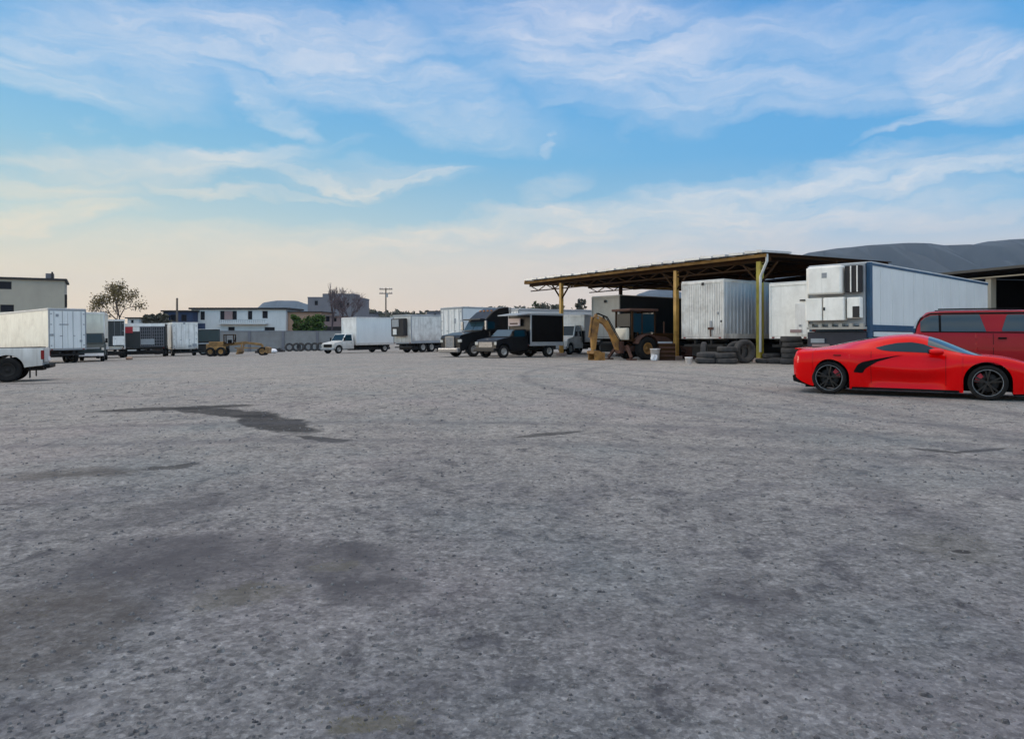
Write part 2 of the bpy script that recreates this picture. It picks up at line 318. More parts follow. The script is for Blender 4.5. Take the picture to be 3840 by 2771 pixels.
# ------------------------------------------------------------------ mesh helper
class MB:
    def __init__(s): s.v = []; s.f = []; s.sm = []
    def add(s, vs, fs, smooth=False):
        o = len(s.v); s.v += [tuple(p) for p in vs]; s.f += [tuple(i + o for i in f) for f in fs]; s.sm += [smooth] * len(fs); return s
    def box(s, x0, x1, y0, y1, z0, z1, rot=None, at=None):
        vs = [Vector((x, y, z)) for x in (x0, x1) for y in (y0, y1) for z in (z0, z1)]
        if rot is not None:
            m = rot; vs = [m @ p for p in vs]
        if at: vs = [p + Vector(at) for p in vs]
        return s.add(vs, [(0, 1, 3, 2), (4, 6, 7, 5), (0, 4, 5, 1), (2, 3, 7, 6), (0, 2, 6, 4), (1, 5, 7, 3)])
    def bar(s, a, b, w, h=None):                   # rectangular bar from a to b
        a = Vector(a); b = Vector(b); d = b - a; L = d.length; h = h or w
        q = d.to_track_quat('X', 'Z').to_matrix()
        vs = [a + q @ Vector((x, y, z)) for x in (0, L) for y in (-w / 2, w / 2) for z in (-h / 2, h / 2)]
        return s.add(vs, [(0, 1, 3, 2), (4, 6, 7, 5), (0, 4, 5, 1), (2, 3, 7, 6), (0, 2, 6, 4), (1, 5, 7, 3)])
    def tube(s, a, b, r0, r1=None, k=10, cap=True):
        a = Vector(a); b = Vector(b); r1 = r0 if r1 is None else r1
        q = (b - a).to_track_quat('Z', 'Y').to_matrix(); vs = []
        for p, r in ((a, r0), (b, r1)):
            for i in range(k):
                t = 2 * math.pi * i / k; vs.append(p + q @ Vector((r * math.cos(t), r * math.sin(t), 0)))
        s.add(vs, [(i, (i + 1) % k, k + (i + 1) % k, k + i) for i in range(k)], True)
        if cap: s.add(vs, [tuple(range(k))[::-1], tuple(range(k, 2 * k))])
        return s
    def prism(s, prof, y0, y1, in0=0.0, axis='y'):  # side profile (x,z) extruded along y
        k = len(prof); vs = [(x, y0, z) for x, z in prof] + [(x, y1, z) for x, z in prof]
        return s.add(vs, [tuple(range(k)), tuple(range(k, 2 * k))[::-1]] + [(i, i + k, (i + 1) % k + k, (i + 1) % k) for i in range(k)])
    def lathe(s, prof, c, axis='y', k=28, smooth=True):   # prof: (r, h) closed ring
        vs = []; m = len(prof); c = Vector(c)
        for i in range(k):
            t = 2 * math.pi * i / k
            for r, h in prof:
                p = Vector((r * math.cos(t), h, r * math.sin(t))) if axis == 'y' else (Vector((r * math.cos(t), r * math.sin(t), h)) if axis == 'z' else Vector((h, r * math.cos(t), r * math.sin(t))))
                vs.append(c + p)
        fs = [(i * m + j, ((i + 1) % k) * m + j, ((i + 1) % k) * m + (j + 1) % m, i * m + (j + 1) % m) for i in range(k) for j in range(m)]
        return s.add(vs, fs, smooth)
    def grid(s, rows, smooth=True):
        m = len(rows[0]); vs = [p for r in rows for p in r]
        return s.add(vs, [(i * m + j, i * m + j + 1, (i + 1) * m + j + 1, (i + 1) * m + j) for i in range(len(rows) - 1) for j in range(m - 1)], smooth)
    def obj(s, name, mat, parent=None, bevel=0, seg=2):
        me = bpy.data.meshes.new(name); me.from_pydata(s.v, [], s.f); me.materials.append(M[mat] if isinstance(mat, str) else mat)
        me.polygons.foreach_set('use_smooth', s.sm); me.validate(); me.update()
        o = bpy.data.objects.new(name, me); C.objects.link(o)
        if parent: o.parent = parent
        if bevel:
            b = o.modifiers.new('bevel', 'BEVEL'); b.width = bevel; b.segments = seg; b.limit_method = 'ANGLE'; b.angle_limit = R(40)
        return o
def fixn(o):
    import bmesh
    bm = bmesh.new(); bm.from_mesh(o.data); bmesh.ops.recalc_face_normals(bm, faces=bm.faces); bm.to_mesh(o.data); bm.free(); return o
def tag(o, label, cat, group=None, kind=None):
    o['label'] = label
    if kind: o['kind'] = kind
    o['category'] = cat
    if group: o['group'] = group
    return o
def struct(o, label, cat): o['kind'] = 'structure'; o['label'] = label; o['category'] = cat; return o
def thing(name, label, cat, x, y, rz=0, group=None, z=None, scale=1.0, tilt=True):
    o = bpy.data.objects.new(name, None); C.objects.link(o); o.empty_display_size = .2
    e = 1.5; nx = -(g(x + e, y) - g(x - e, y)) / (2 * e); ny = -(g(x, y + e) - g(x, y - e)) / (2 * e)
    nrm = Vector((nx, ny, 1)).normalized() if tilt else Vector((0, 0, 1))
    h = Vector((math.cos(rz), math.sin(rz), 0)); h = (h - nrm * h.dot(nrm)).normalized(); l = nrm.cross(h)
    m = Matrix((h, l, nrm)).transposed().to_4x4()
    o.matrix_world = Matrix.Translation((x, y, g(x, y) if z is None else z)) @ m @ Matrix.Scale(scale, 4)
    return tag(o, label, cat, group)
def child_copy(root, label, x, y, rz, scale=None):
    r = root.copy(); C.objects.link(r); r['label'] = label
    tmp = thing('tmp', 'x', 'x', x, y, rz); r.matrix_world = tmp.matrix_world @ Matrix.Scale(scale or root.scale[0], 4); bpy.data.objects.remove(tmp)
    def rec(src, dst):
        for ch in src.children:
            if ch.name == dst.name: continue
            c = ch.copy(); C.objects.link(c); c.parent = dst; c.matrix_parent_inverse = ch.matrix_parent_inverse.copy(); rec(ch, c)
    rec(root, r); return r

def wheel(parent, x, y, r, wd, side, rimr=.55, rim='rim', tyre='tyre', spokes=8):
    """tyre mesh named wheel with its rim as child; side = +1 outer face to +y"""
    t = MB(); h = wd / 2; ri = r * rimr
    t.lathe([(ri, -h * .8), (r * .82, -h), (r * .96, -h * .9), (r, -h * .6), (r, h * .6), (r * .96, h * .9), (r * .82, h), (ri, h * .8)], (x, y, r), k=32)
    o = t.obj('wheel', tyre, parent)
    m = MB(); f = side * h
    m.lathe([(ri * 1.02, f * .82), (ri * .93, f * .86), (ri * .86, f * .35), (ri * .3, f * .15), (ri * .25, f * .55), (.001, f * .6), (.001, -f * .1), (ri * .98, -f * .3)], (x, y, r), k=24)
    for i in range(spokes):
        a = 2 * math.pi * i / spokes
        m.tube((x + ri * .5 * math.cos(a), y + f * .2, r + ri * .5 * math.sin(a)), (x + ri * .5 * math.cos(a), y + f * .32, r + ri * .5 * math.sin(a)), ri * .09, k=6)
    m.obj('rim', rim, o)
    return o

def arc(cx, cz, r, a0, a1, k=10): return [(cx + r * math.cos(R(a0 + (a1 - a0) * i / k)), cz + r * math.sin(R(a0 + (a1 - a0) * i / k))) for i in range(k + 1)]

# ------------------------------------------------------------------ the setting
def linspace(a, b, k): return [a + (b - a) * i / (k - 1) for i in range(k)]
ys = [-60, -20, 0] + linspace(2, 130, 65) + [134, 142, 155, 200, 400, 1000, 3000, 9000]
xs = [-9000, -2500, -600, -200, -100] + linspace(-70, 10, 54) + [15, 30, 60, 150, 600, 2500, 9000]
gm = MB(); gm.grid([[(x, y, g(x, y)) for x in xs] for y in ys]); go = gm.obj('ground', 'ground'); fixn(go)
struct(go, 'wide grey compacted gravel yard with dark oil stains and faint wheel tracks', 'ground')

pts = MB(); rr = random.Random(3)
for i in range(5500):
    Y = 2.2 + 20 * rr.random() ** 2.0; x = (rr.random() - .5) * 1.5 * Y
    s_ = rr.choice((.004, .005, .007, .009)) * (.7 + rr.random()) * (1 + .04 * Y)
    z0 = g(x, Y); a = rr.random() * 6.28; k = 5
    ring = [(x + s_ * (.8 + .5 * rr.random()) * math.cos(a + 6.28 * j / k), Y + s_ * (.7 + .5 * rr.random()) * math.sin(a + 6.28 * j / k), z0 - .002) for j in range(k)]
    top = [(x + (p[0] - x) * .6, Y + (p[1] - Y) * .6, z0 + s_ * (.35 + .4 * rr.random())) for p in ring]
    pts.add(ring + top, [(j, (j + 1) % k, k + (j + 1) % k, k + j) for j in range(k)] + [tuple(range(k, 2 * k))])
pm, pn, pb = material('loose_stones'); t_ = pn.new('ShaderNodeTexCoord').outputs['Object']
pn.put(pb.inputs['Base Color'], pn.ramp(pn.noise(t_, 21, 2, .9), [(.32, (.04, .04, .046)), (.5, (.10, .10, .105)), (.7, (.22, .22, .22))])); pb.inputs['Roughness'].default_value = .9
tag(pts.obj('loose_gravel', pm), 'loose grey stones strewn over the yard in the foreground', 'gravel', kind='stuff')

def ridge(name, label, Yd, prof, depth, mat='hill', foot=1262):
    """hill range: crest follows (px, py) at distance Yd, slopes down both ways"""
    m = MB(); px = [p[0] for p in prof]; rows = []
    def crest(p):
        for (a, ya), (b, yb) in zip(prof, prof[1:]):
            if a <= p <= b:
                t = (p - a) / (b - a); t = t * t * (3 - 2 * t) * .5 + t * .5; return ya + (yb - ya) * t
        return prof[-1][1]
    cols = linspace(prof[0][0], prof[-1][0], 90); rn = random.Random(len(name) + int(Yd))
    zb = Z(foot, Yd)
    for fr in (-1, -.8, -.6, -.45, -.3, -.15, 0, .3, .7, 1):
        row = []
        for p in cols:
            Y = Yd + fr * depth; zc = Z(crest(p), Yd); h = (zc - zb) * max(0, 1 - abs(fr)) ** 1.15
            gull = (1 + .18 * math.sin(p * .045 + fr * 5) + .1 * math.sin(p * .11 - fr * 9)) if fr not in (0,) else 1
            x = X(p, Yd) * (1 + .0 * fr)
            row.append((x, Y, zb - 2 + (h + 2 if fr == 0 else h * min(gull, 1.15)) + rn.uniform(-1, 1) * (0 if fr == 0 else h * .022)))
        rows.append(row)
    m.grid(rows); o = fixn(m.obj(name, mat)); return struct(o, label, 'hill')
ridge('hills', 'long blue-grey mountain ridge rising at the right behind the sheds', 2600,
      [(2600, 1180), (2780, 1070), (2964, 972), (3041, 946), (3157, 930), (3285, 918), (3413, 911), (3477, 912), (3541, 920), (3593, 924), (3627, 921), (3712, 905), (3815, 897), (4000, 885), (4400, 940), (5000, 1200)], 1000)
ridge('hills', 'faint pale blue peak on the horizon behind the white house', 4300,
      [(880, 1180), (960, 1158), (990, 1134), (1040, 1127), (1110, 1128), (1150, 1140), (1200, 1160), (1260, 1150), (1330, 1152), (1400, 1166), (1480, 1180), (1600, 1200)], 600)
ridge('hills', 'far blue hill seen under the yellow shed roof', 4200,
      [(2200, 1190), (2330, 1150), (2400, 1100), (2440, 1088), (2500, 1086), (2560, 1096), (2700, 1140), (2900, 1190)], 600)

# ------------------------------------------------------------------ vegetation
def leaves(m, c, rad, count, size, rn, flat=.7):
    for _ in range(count):
        d = Vector((rn.gauss(0, 1), rn.gauss(0, 1), rn.gauss(0, 1))).normalized() * rad * rn.random() ** .45; d.z *= flat
        p = Vector(c) + d; a = Vector((rn.uniform(-1, 1), rn.uniform(-1, 1), rn.uniform(-1, 1))).normalized(); b = a.orthogonal().normalized()
        s_ = size * rn.uniform(.5, 1.3)
        m.add([p - a * s_, p + b * s_ * .5, p + a * s_, p - b * s_ * .5], [(0, 1, 2, 3)])
def branch(m, p, d, L, r, lvl, rn, tips, spread=.6, up=.15):
    q = p + d * L; m.tube(p, q, r, r * .68, k=5, cap=False)
    if lvl == 0: tips.append(q); return
    if lvl <= 2: tips.append(q)
    for _ in range(3 if rn.random() < .7 else 2):
        nd = (d + Vector((rn.uniform(-1, 1), rn.uniform(-1, 1), rn.uniform(-.6, .8))) * spread + Vector((0, 0, up))).normalized()
        branch(m, q, nd, L * rn.uniform(.62, .85), r * .62, lvl - 1, rn, tips, spread, up)
def tree(name, label, px, Y, base_py, top_py, wpx, mat, bark, seed, lv=4, nleaf=16, lsize=.13, rad=.5, group=None, trunkless=False, z=None, spread=.65):
    rn = random.Random(seed); x = X(px, Y); z0 = g(x, Y) if z is None else z
    H = Z(top_py, Y) - z0; W = wpx / F * Y
    t = thing(name, label, 'tree', x, Y, 0, group, z=z0, tilt=False)
    m = MB(); tips = []
    branch(m, Vector((0, 0, -.1)), Vector((rn.uniform(-.1, .1), rn.uniform(-.1, .1), 1)).normalized(), H * .26, H * (.034 if not nleaf else .022), lv, rn, tips, spread)
    # fit to height and width
    mz = max(p.z for p in tips); mx = max(abs(p.x) for p in tips); sx = (W / 2) / mx; sz = (H * .96) / mz
    m.v = [(a * sx, b * sx, c * sz if c > 0 else c) for a, b, c in m.v]; m.obj('trunk', bark, t)
    if nleaf:
        l = MB()
        for p in tips:
            if rn.random() < .85: leaves(l, (p.x * sx, p.y * sx, p.z * sz), rad * rn.uniform(.5, 1.2), nleaf, lsize, rn)
        l.obj('crown', mat, t)
    return t
tree('leafy_tree', 'olive brown half-bare tree standing behind the trucks on the left', 450, 88, 1300, 1048, 205, 'olive', 'bark', 11, 6, 6, .13, 1.0, spread=.95)
tree('leafy_tree', 'small leaning tree with a tuft of leaves left of the olive brown tree', 362, 86, 1300, 1112, 70, 'olive', 'bark', 5, 4, 7, .12, .6)
tree('bare_tree', 'leafless purple-grey tree in front of the grey tower block', 1300, 118, 1290, 1062, 175, 'olive', 'bare', 21, 7, 0, spread=.75)
tree('bare_tree', 'thin leafless branches left of the denser bare tree', 1245, 121, 1290, 1050, 70, 'olive', 'bare', 8, 5, 0, spread=.5)
def bush(name, label, px, Y, top, wpx, mat, seed, count=2600, size=.2, zbase=None, cat='bush', bot=1300):
    rn = random.Random(seed); x = X(px, Y); z0 = g(x, Y) if zbase is None else zbase; H = Z(top, Y) - z0; W = wpx / F * Y
    t = thing(name, label, cat, x, Y, 0, z=z0, tilt=False); l = MB(); k = MB()
    for i in range(44):
        c = (rn.uniform(-.45, .45) * W, rn.uniform(-.3, .3) * W, H * rn.uniform(.15, .9) ** .8)
        k.tube((c[0] * .2, c[1] * .2, 0), c, H * .012, H * .005, k=5, cap=False)
        leaves(l, c, min(W, H) * rn.uniform(.08, .2), count // 44, size, rn, .8)
    k.obj('trunk', 'bark', t); l.obj('crown', mat, t); return t
bush('green_bush', 'dense dark green bushy tree in front of the orange house', 1152, 116, 1178, 125, 'leaf', 4, 5200, .26)
bush('round_tree', 'dull tree clump on the skyline left of the navy house', 590, 100, 1170, 90, 'farleaf', 9, 2600, .25)
bush('conifer', 'dark pointed conifer on the skyline above the black box truck', 2006, 210, 1120, 26, 'leaf', 12, 1500, .35)
bush('round_tree', 'dull tree clump beside the left yellow post on the skyline', 2062, 190, 1136, 110, 'farleaf', 14, 3000, .4)
bush('round_tree', 'pale tree rising between the left post and the grey box trailer', 2178, 180, 1112, 40, 'farleaf', 15, 1300, .35)
# far skyline vegetation as one mass
rn = random.Random(31); fm = MB()
for i in range(420):
    px = rn.uniform(1330, 2250); Y = rn.uniform(230, 330); hpy = 1176 - 12 * math.sin(px * .011) + rn.uniform(-8, 12) - (12 if px > 1950 else 0)
    z1 = Z(hpy, Y); zb = g(X(px, Y), Y)
    for k in range(5): leaves(fm, (X(px, Y), Y, zb + (z1 - zb) * (.2 + .17 * k)), 3.4, 18, .9, rn)
tag(fm.obj('far_trees', 'farleaf'), 'low hazy belt of far trees along the skyline in the middle', 'trees', kind='stuff')

# ------------------------------------------------------------------ houses and walls
def window_on(parent, x0, x1, z0, z1, y, frame='hdark', pane='pane', deep=.12):
    m = MB(); t = .08
    m.box(x0, x1, y - .03, y + deep, z0, z0 + t); m.box(x0, x1, y - .03, y + deep, z1 - t, z1)
    m.box(x0, x0 + t, y - .03, y + deep, z0 + t, z1 - t); m.box(x1 - t, x1, y - .03, y + deep, z0 + t, z1 - t)
    o = m.obj('window', frame, parent); MB().box(x0 + t, x1 - t, y + .015, y + deep - .01, z0 + t, z1 - t).obj('pane', pane, o); return o
def block(name, label, cat, px0, px1, Y, top, depth, wall, bot=None, roof='hdark', over=.3, rt=.25, wins=(), label_group=None, rz=0, winmat='hdark'):
    """building facing the yard; px given at its front wall; wins in px, py"""
    x0, x1 = X(px0, Y), X(px1, Y); cx = (x0 + x1) / 2; z0 = min(g(x0, Y), g(x1, Y)) - .3
    t = thing(name, label, cat, cx, Y, 0, label_group, z=z0, tilt=False)
    zt = Z(top, Y) - z0; a, b = x0 - cx, x1 - cx
    # wall with real openings: tile the front around the window rectangles
    ws = [(X(q0, Y) - cx, X(q1, Y) - cx, Z(w1, Y) - z0, Z(w0, Y) - z0) for q0, q1, w0, w1 in wins]
    m = MB(); xsx = sorted({a, b, *[v for w_ in ws for v in w_[:2]]}); zs = sorted({0, zt - rt, *[v for w_ in ws for v in w_[2:]]})
    for i in range(len(xsx) - 1):
        for j in range(len(zs) - 1):
            mx, mz = (xsx[i] + xsx[i + 1]) / 2, (zs[j] + zs[j + 1]) / 2
            if not any(w_[0] < mx < w_[1] and w_[2] < mz < w_[3] for w_ in ws):
                m.add([(xsx[i], 0, zs[j]), (xsx[i + 1], 0, zs[j]), (xsx[i + 1], 0, zs[j + 1]), (xsx[i], 0, zs[j + 1])], [(0, 1, 2, 3)])
    h = zt - rt
    m.add([(a, 0, 0), (a, depth, 0), (a, depth, h), (a, 0, h)], [(0, 1, 2, 3)]); m.add([(b, 0, 0), (b, depth, 0), (b, depth, h), (b, 0, h)], [(3, 2, 1, 0)])
    m.add([(a, depth, 0), (b, depth, 0), (b, depth, h), (a, depth, h)], [(0, 1, 2, 3)]); m.obj('wall', wall, t)
    MB().box(a - over, b + over, -over, depth + over, h + .005, zt).obj('roof', roof, t)
    for w_ in ws: window_on(t, w_[0] + .01, w_[1] - .01, w_[2] + .01, w_[3] - .01, .12, winmat)
    return t, a, b, zt, z0, cx
t, a, b, zt, z0, cx = block('apartment_building', 'tall plain beige building with a flat dark roof edge at the far left', 'building', -60, 242, 104, 1046, 11, 'beige', wins=((40, 78, 1062, 1090), (44, 85, 1146, 1172)), over=.3, rt=.28)
MB().box(b - 2.3, b - 1.3, .6, 1.8, zt + .002, zt + .75).obj('roof_tank', 'hgrey', t, .05)
MB().box(b - 1.6, b - 1.38, .35, .55, zt + .002, zt + .95).obj('chimney', 'hdark', t)
MB().box(b + .01, b + .3, .4, 1.0, zt - 4.0, zt - 2.2).obj('wall_light', 'hdark', t, .04)
pv_ = t.matrix_world @ Vector((b, 0, 0)); t.rotation_euler.z = R(30); bpy.context.view_layer.update(); pw_ = t.matrix_world @ Vector((b, 0, 0)); t.location += pv_ - pw_
t, a, b, zt, z0, cx = block('blue_house', 'low navy blue house behind the white box trailer', 'house', 612, 722, 122, 1164, 8, 'hblue', wins=((640, 665, 1180, 1205), (680, 700, 1180, 1205)))
t, a, b, zt, z0, cx = block('white_house', 'long two-storey white house with dark upper windows behind the grader', 'house', 718, 1072, 124, 1154, 9, 'hwhite', over=.35, rt=.3,
    wins=((722, 742, 1168, 1212), (752, 768, 1168, 1200), (826, 842, 1166, 1200), (872, 888, 1166, 1200), (930, 946, 1166, 1198), (984, 1004, 1166, 1194), (856, 880, 1226, 1240), (992, 1030, 1227, 1240)))
MB().box(X(842, 124) - cx, X(872, 124) - cx, -.06, -.005, Z(1200, 124) - z0, Z(1166, 124) - z0).obj('wall_panel', 'hpink', t)
MB().box(X(716, 124) - cx, X(770, 124) - cx, -.05, -.004, Z(1235, 124) - z0, Z(1213, 124) - z0).obj('painted_panel', 'hblue', t)
MB().box(X(826, 124) - cx, X(1006, 124) - cx, -1.0, -.01, Z(1216, 124) - z0, Z(1211, 124) - z0).obj('balcony_slab', 'hwhite', t)
mb = MB()
for q in range(830, 1006, 8): mb.box(X(q, 124) - cx, X(q, 124) - cx + .05, -.97, -.92, Z(1211, 124) - z0, Z(1200, 124) - z0)
mb.box(X(830, 124) - cx, X(1006, 124) - cx, -.98, -.91, Z(1200, 124) - z0 + .001, Z(1200, 124) - z0 + .06); mb.obj('balcony_rail', 'grey', t)
t, a, b, zt, z0, cx = block('orange_house', 'orange brown house with a thin dark roof right of the white house', 'house', 1074, 1206, 125, 1168, 9, 'horange', wins=((1190, 1200, 1185, 1205),), rt=.15)
t, a, b, zt, z0, cx = block('pink_house', 'dull pink house with one dark window beside the green bush', 'house', 1206, 1298, 123, 1184, 8, 'hpink', roof='hgrey', wins=((1222, 1236, 1186, 1206), (1252, 1262, 1192, 1206)), rt=.12)
MB().box(a - .05, b + .05, -.08, -.01, Z(1240, 123) - z0, Z(1225, 123) - z0).obj('wall_band', 'hdark', t)
t, a, b, zt, z0, cx = block('grey_building', 'grey unfinished block building behind the leafless tree', 'building', 1154, 1345, 170, 1114, 12, 'hgrey', roof='hgrey', over=.05, rt=.3, wins=((1268, 1282, 1128, 1156), (1180, 1192, 1128, 1145), (1300, 1310, 1135, 1152)))
MB().box(X(1208, 170) - cx, b - 1.2, .4, 7, zt + .002, zt + .8).obj('roof_parapet', 'hgrey', t)
for k, (p0, p1, tp, Yk, wl, lab) in enumerate(((1350, 1402, 1172, 200, 'hgrey', 'small grey block house on the skyline left of the utility pole'), (1462, 1520, 1178, 215, 'beige', 'low beige house on the skyline right of the utility pole'),
        (478, 520, 1190, 118, 'hwhite', 'small white house front behind the red tarp trailer'), (548, 600, 1182, 119, 'beige', 'cream house gable between the olive tree and the navy house'), (1600, 1680, 1166, 230, 'hgrey', 'far grey house roof just above the dirty white trailer'))):
    block('small_house', lab, 'house', p0, p1, Yk, tp, 7, wl, wins=(((p0 * 2 + p1) / 3, (p0 * 2 + p1) / 3 + 9, tp + 10, tp + 22),), rt=.2)

# concrete block wall at the back of the yard
mb = MB(); Yw = 112; x0, x1 = X(560, Yw), X(1330, Yw); cxw = (x0 + x1) / 2
tw = thing('block_wall', 'long grey concrete block wall across the back of the yard', 'wall', cxw, Yw, 0, z=-2.6, tilt=False)
mb.box(x0 - cxw, x1 - cxw, 0, .2, -.3, Z(1243, Yw) + 2.6); mb.obj('wall', 'concrete', tw)
for q in (560, 680, 800, 935, 1062, 1190, 1325): MB().box(X(q, Yw) - cxw - .2, X(q, Yw) - cxw + .2, -.12, .28, -.3, Z(1241, Yw) + 2.6).obj('pillar', 'hgrey', tw)
MB().box(x0 - cxw, x1 - cxw, -.04, .24, Z(1243, Yw) + 2.602, Z(1243, Yw) + 2.70).obj('coping', 'hgrey', tw)

# utility poles
def pole(label, px, Y, top, arms):
    x = X(px, Y); t = thing('utility_pole', label, 'pole', x, Y, 0, tilt=False); h = Z(top, Y) - g(x, Y)
    MB().tube((0, 0, -.2), (0, 0, h), .20, .14, 10).obj('pole', 'wood', t)
    for dz in arms:
        MB().box(-1.45, 1.45, -.14, .14, h - dz - .1, h - dz + .1).obj('crossarm', 'wood', t)
        for q in (-1.3, -.85, .85, 1.3): MB().tube((q, 0, h - dz + .1), (q, 0, h - dz + .36), .08, .05, 6).obj('insulator', 'grey', t)
    if arms: MB().tube((.3, -.25, h - 2.1), (.3, -.25, h - 1.2), .22, .22, 10).obj('transformer', 'grey', t)
pole('tall wooden utility pole with two crossarms above the white box truck', 1447, 165, 1080, (.3, 1.25))
pole('short bare wooden pole standing above the navy house', 664, 112, 1118, ())

# ------------------------------------------------------------------ trailers and boxes
def box_shell(m, L, W, zf, zt, t=.06):
    m.box(0, L, -W / 2, W / 2, zf, zt)
def trailer(name, label, px, Y, vdeg, side, W, L, zf, zt, face='white', flank='white', rib=0, wheels=(), group='box trailers and truck bodies around the yard', doors=True, legs=None,
            frame='grey', chassis='soot', cat='trailer', unit=False, wr=.5, roofm='tin', marks=(), railm=None, under_fill=False):
    """near face at local x=0; (px,Y) is its near corner on local y = side*W/2; body runs along +x"""
    v = Vector((math.cos(R(vdeg)), math.sin(R(vdeg)))); l = Vector((-v.y, v.x))
    c = Vector((X(px, Y), Y)) - l * side * W / 2
    mid = c + v * L * .5
    t = thing(name, label, cat, c.x, c.y, R(vdeg), group)
    m = MB(); m.box(.05, L, -W / 2, W / 2, zf, zt - .03); m.obj('box_body', flank, t, .02)
    MB().box(0.02, L + .02, -W / 2 - .015, W / 2 + .015, zt - .028, zt + .03).obj('roof', roofm, t, .015)
    # near face panel, frame, doors
    MB().box(.005, .049, -W / 2 + .02, W / 2 - .02, zf + .02, zt - .04).obj('end_panel', face, t)
    fr = MB(); q = .07
    for y in (-W / 2, W / 2 - q): fr.box(-.03, .06, y - .004, y + q + .004, zf - .02, zt - .03)
    fr.box(-.035, .06, -W / 2, W / 2, zf - .1, zf - .005); fr.box(-.035, .02, -W / 2 + q, W / 2 - q, zt - .14, zt - .031); fr.obj('end_frame', frame, t, .008)
    if doors:
        for s_ in (-1, 1):
            y0, y1 = (.012, W / 2 - .09); y0, y1 = (y0, y1) if s_ > 0 else (-y1, -y0)
            d = MB().box(-.028, .004, y0, y1, zf + .03, zt - .16).obj('door', face, t, .008)
            b_ = MB()
            for yy in (.28, .72): b_.tube((-.05, s_ * W / 2 * yy, zf + .03), (-.05, s_ * W / 2 * yy, zt - .17), .014, k=6)
            b_.box(-.07, -.045, s_ * W / 2 * .28 - .02, s_ * W / 2 * .28 + .16 * s_ + .02, zf + .9, zf + .95); b_.obj('lock_bar', 'grey', d)
            hg = MB()
            for k in range(4): hg.box(-.05, -.029, s_ * (W / 2 - .17) - .05, s_ * (W / 2 - .17) + .05, zf + .2 + k * (zt - zf - .6) / 3, zf + .27 + k * (zt - zf - .6) / 3)
            hg.obj('hinge', 'grey', d)
    if rib:
        for s_ in (-1, 1):
            r_ = MB(); k = int((L - .3) / rib)
            for i in range(k):
                xx = .2 + i * rib; r_.box(xx, xx + rib * .38, s_ * W / 2 - .001 if s_ > 0 else -W / 2 - .03, s_ * W / 2 + .03 if s_ > 0 else -W / 2 + .001, zf + .14, zt - .12)
            r_.obj('side_ribs', flank, t, .006)
    for s_ in (-1, 1):
        rl = MB(); rl.box(.06, L, s_ * (W / 2 + .012) - .02, s_ * (W / 2 + .012) + .02, zf - .09, zf + .13); rl.box(.06, L, s_ * (W / 2 + .01) - .015, s_ * (W / 2 + .01) + .015, zf + .131, zf + .15); rl.obj('side_rail', railm or frame, t, .004)
        MB().box(.06, L, s_ * (W / 2 + .01) - .015, s_ * (W / 2 + .01) + .015, zt - .115, zt - .032).obj('top_rail', railm or frame, t, .004)
    ch = MB()
    for s_ in (-.45, .45): ch.box(.1, L - .1, s_ - .06, s_ + .06, zf - .34, zf - .095)
    for i in range(int(L / .8)): ch.box(.3 + i * .8, .38 + i * .8, -W / 2 + .06, W / 2 - .06, zf - .2, zf - .096)
    for wx in wheels: ch.tube((wx, -W / 2 + .3, wr), (wx, W / 2 - .3, wr), .07, k=8); ch.box(wx - .3, wx + .3, -.6, .6, wr + .05, zf - .3)
    ch.box(.06, .16, -W / 2 + .1, W / 2 - .1, zf - .5, zf - .38) ; ch.bar((.1, -.5, zf - .1), (.1, -.5, zf - .5), .08); ch.bar((.1, .5, zf - .1), (.1, .5, zf - .5), .08)
    ch.obj('chassis', chassis, t)
    for wx in wheels:
        for s_ in (-1, 1): wheel(t, wx, s_ * (W / 2 - .2), wr, .32, s_)
    if legs is not None:
        for s_ in (-1, 1):
            m = MB().box(legs - .06, legs + .06, s_ * .75 - .06, s_ * .75 + .06, .1, zf - .1); m.box(legs - .16, legs + .16, s_ * .75 - .13, s_ * .75 + .13, -.03, .09); m.obj('landing_leg', 'soot', t)
    if under_fill:
        MB().box(.5, L - .4, -W / 2 + .25, W / 2 - .25, .28, zf - .35).obj('underside_fill', 'soot', t, .03)  # added dark box standing in for undercarriage and the shadow beneath
    for (fy, fz, sx_, sz_, mt) in marks:
        MB().box(-.062, -.03, fy * W / 2 - sx_, fy * W / 2 + sx_, zf + fz - sz_, zf + fz + sz_).obj('fitting', mt, t, .01)
    for s_ in (-1, 1): MB().box(-.045, -.031, s_ * (W / 2 - .2) - .07, s_ * (W / 2 - .2) + .07, zf - .08, zf - .02).obj('marker_light', 'tail', t)
    return t, v, l, c

# left edge trailer
trailer('box_trailer', 'large cream and pale blue box trailer below the beige building', 183, 52, 143, 1, 2.5, 12.5, 1.05, 3.92, 'cool', 'cream', wheels=(1.6, 2.85), legs=8.5, marks=((-.7, .55, .08, .08, 'grey'), (.55, 2.4, .09, .1, 'grey'), (.2, 1.75, .3, .03, 'grey'), (.85, 1.0, .12, .08, 'grey')))
# dark trailer with white frame
trailer('box_trailer', 'dark box trailer with white end frame and white lower panel beside the teal-fronted truck', 470, 74, 120, -1, 2.6, 7, 1.0, 3.85, 'darkside', 'cream', under_fill=True, wheels=(1.2, 5), frame='white', marks=((-.55, .75, .5, .45, 'white'), (0, .1, 1.1, .05, 'cream')))
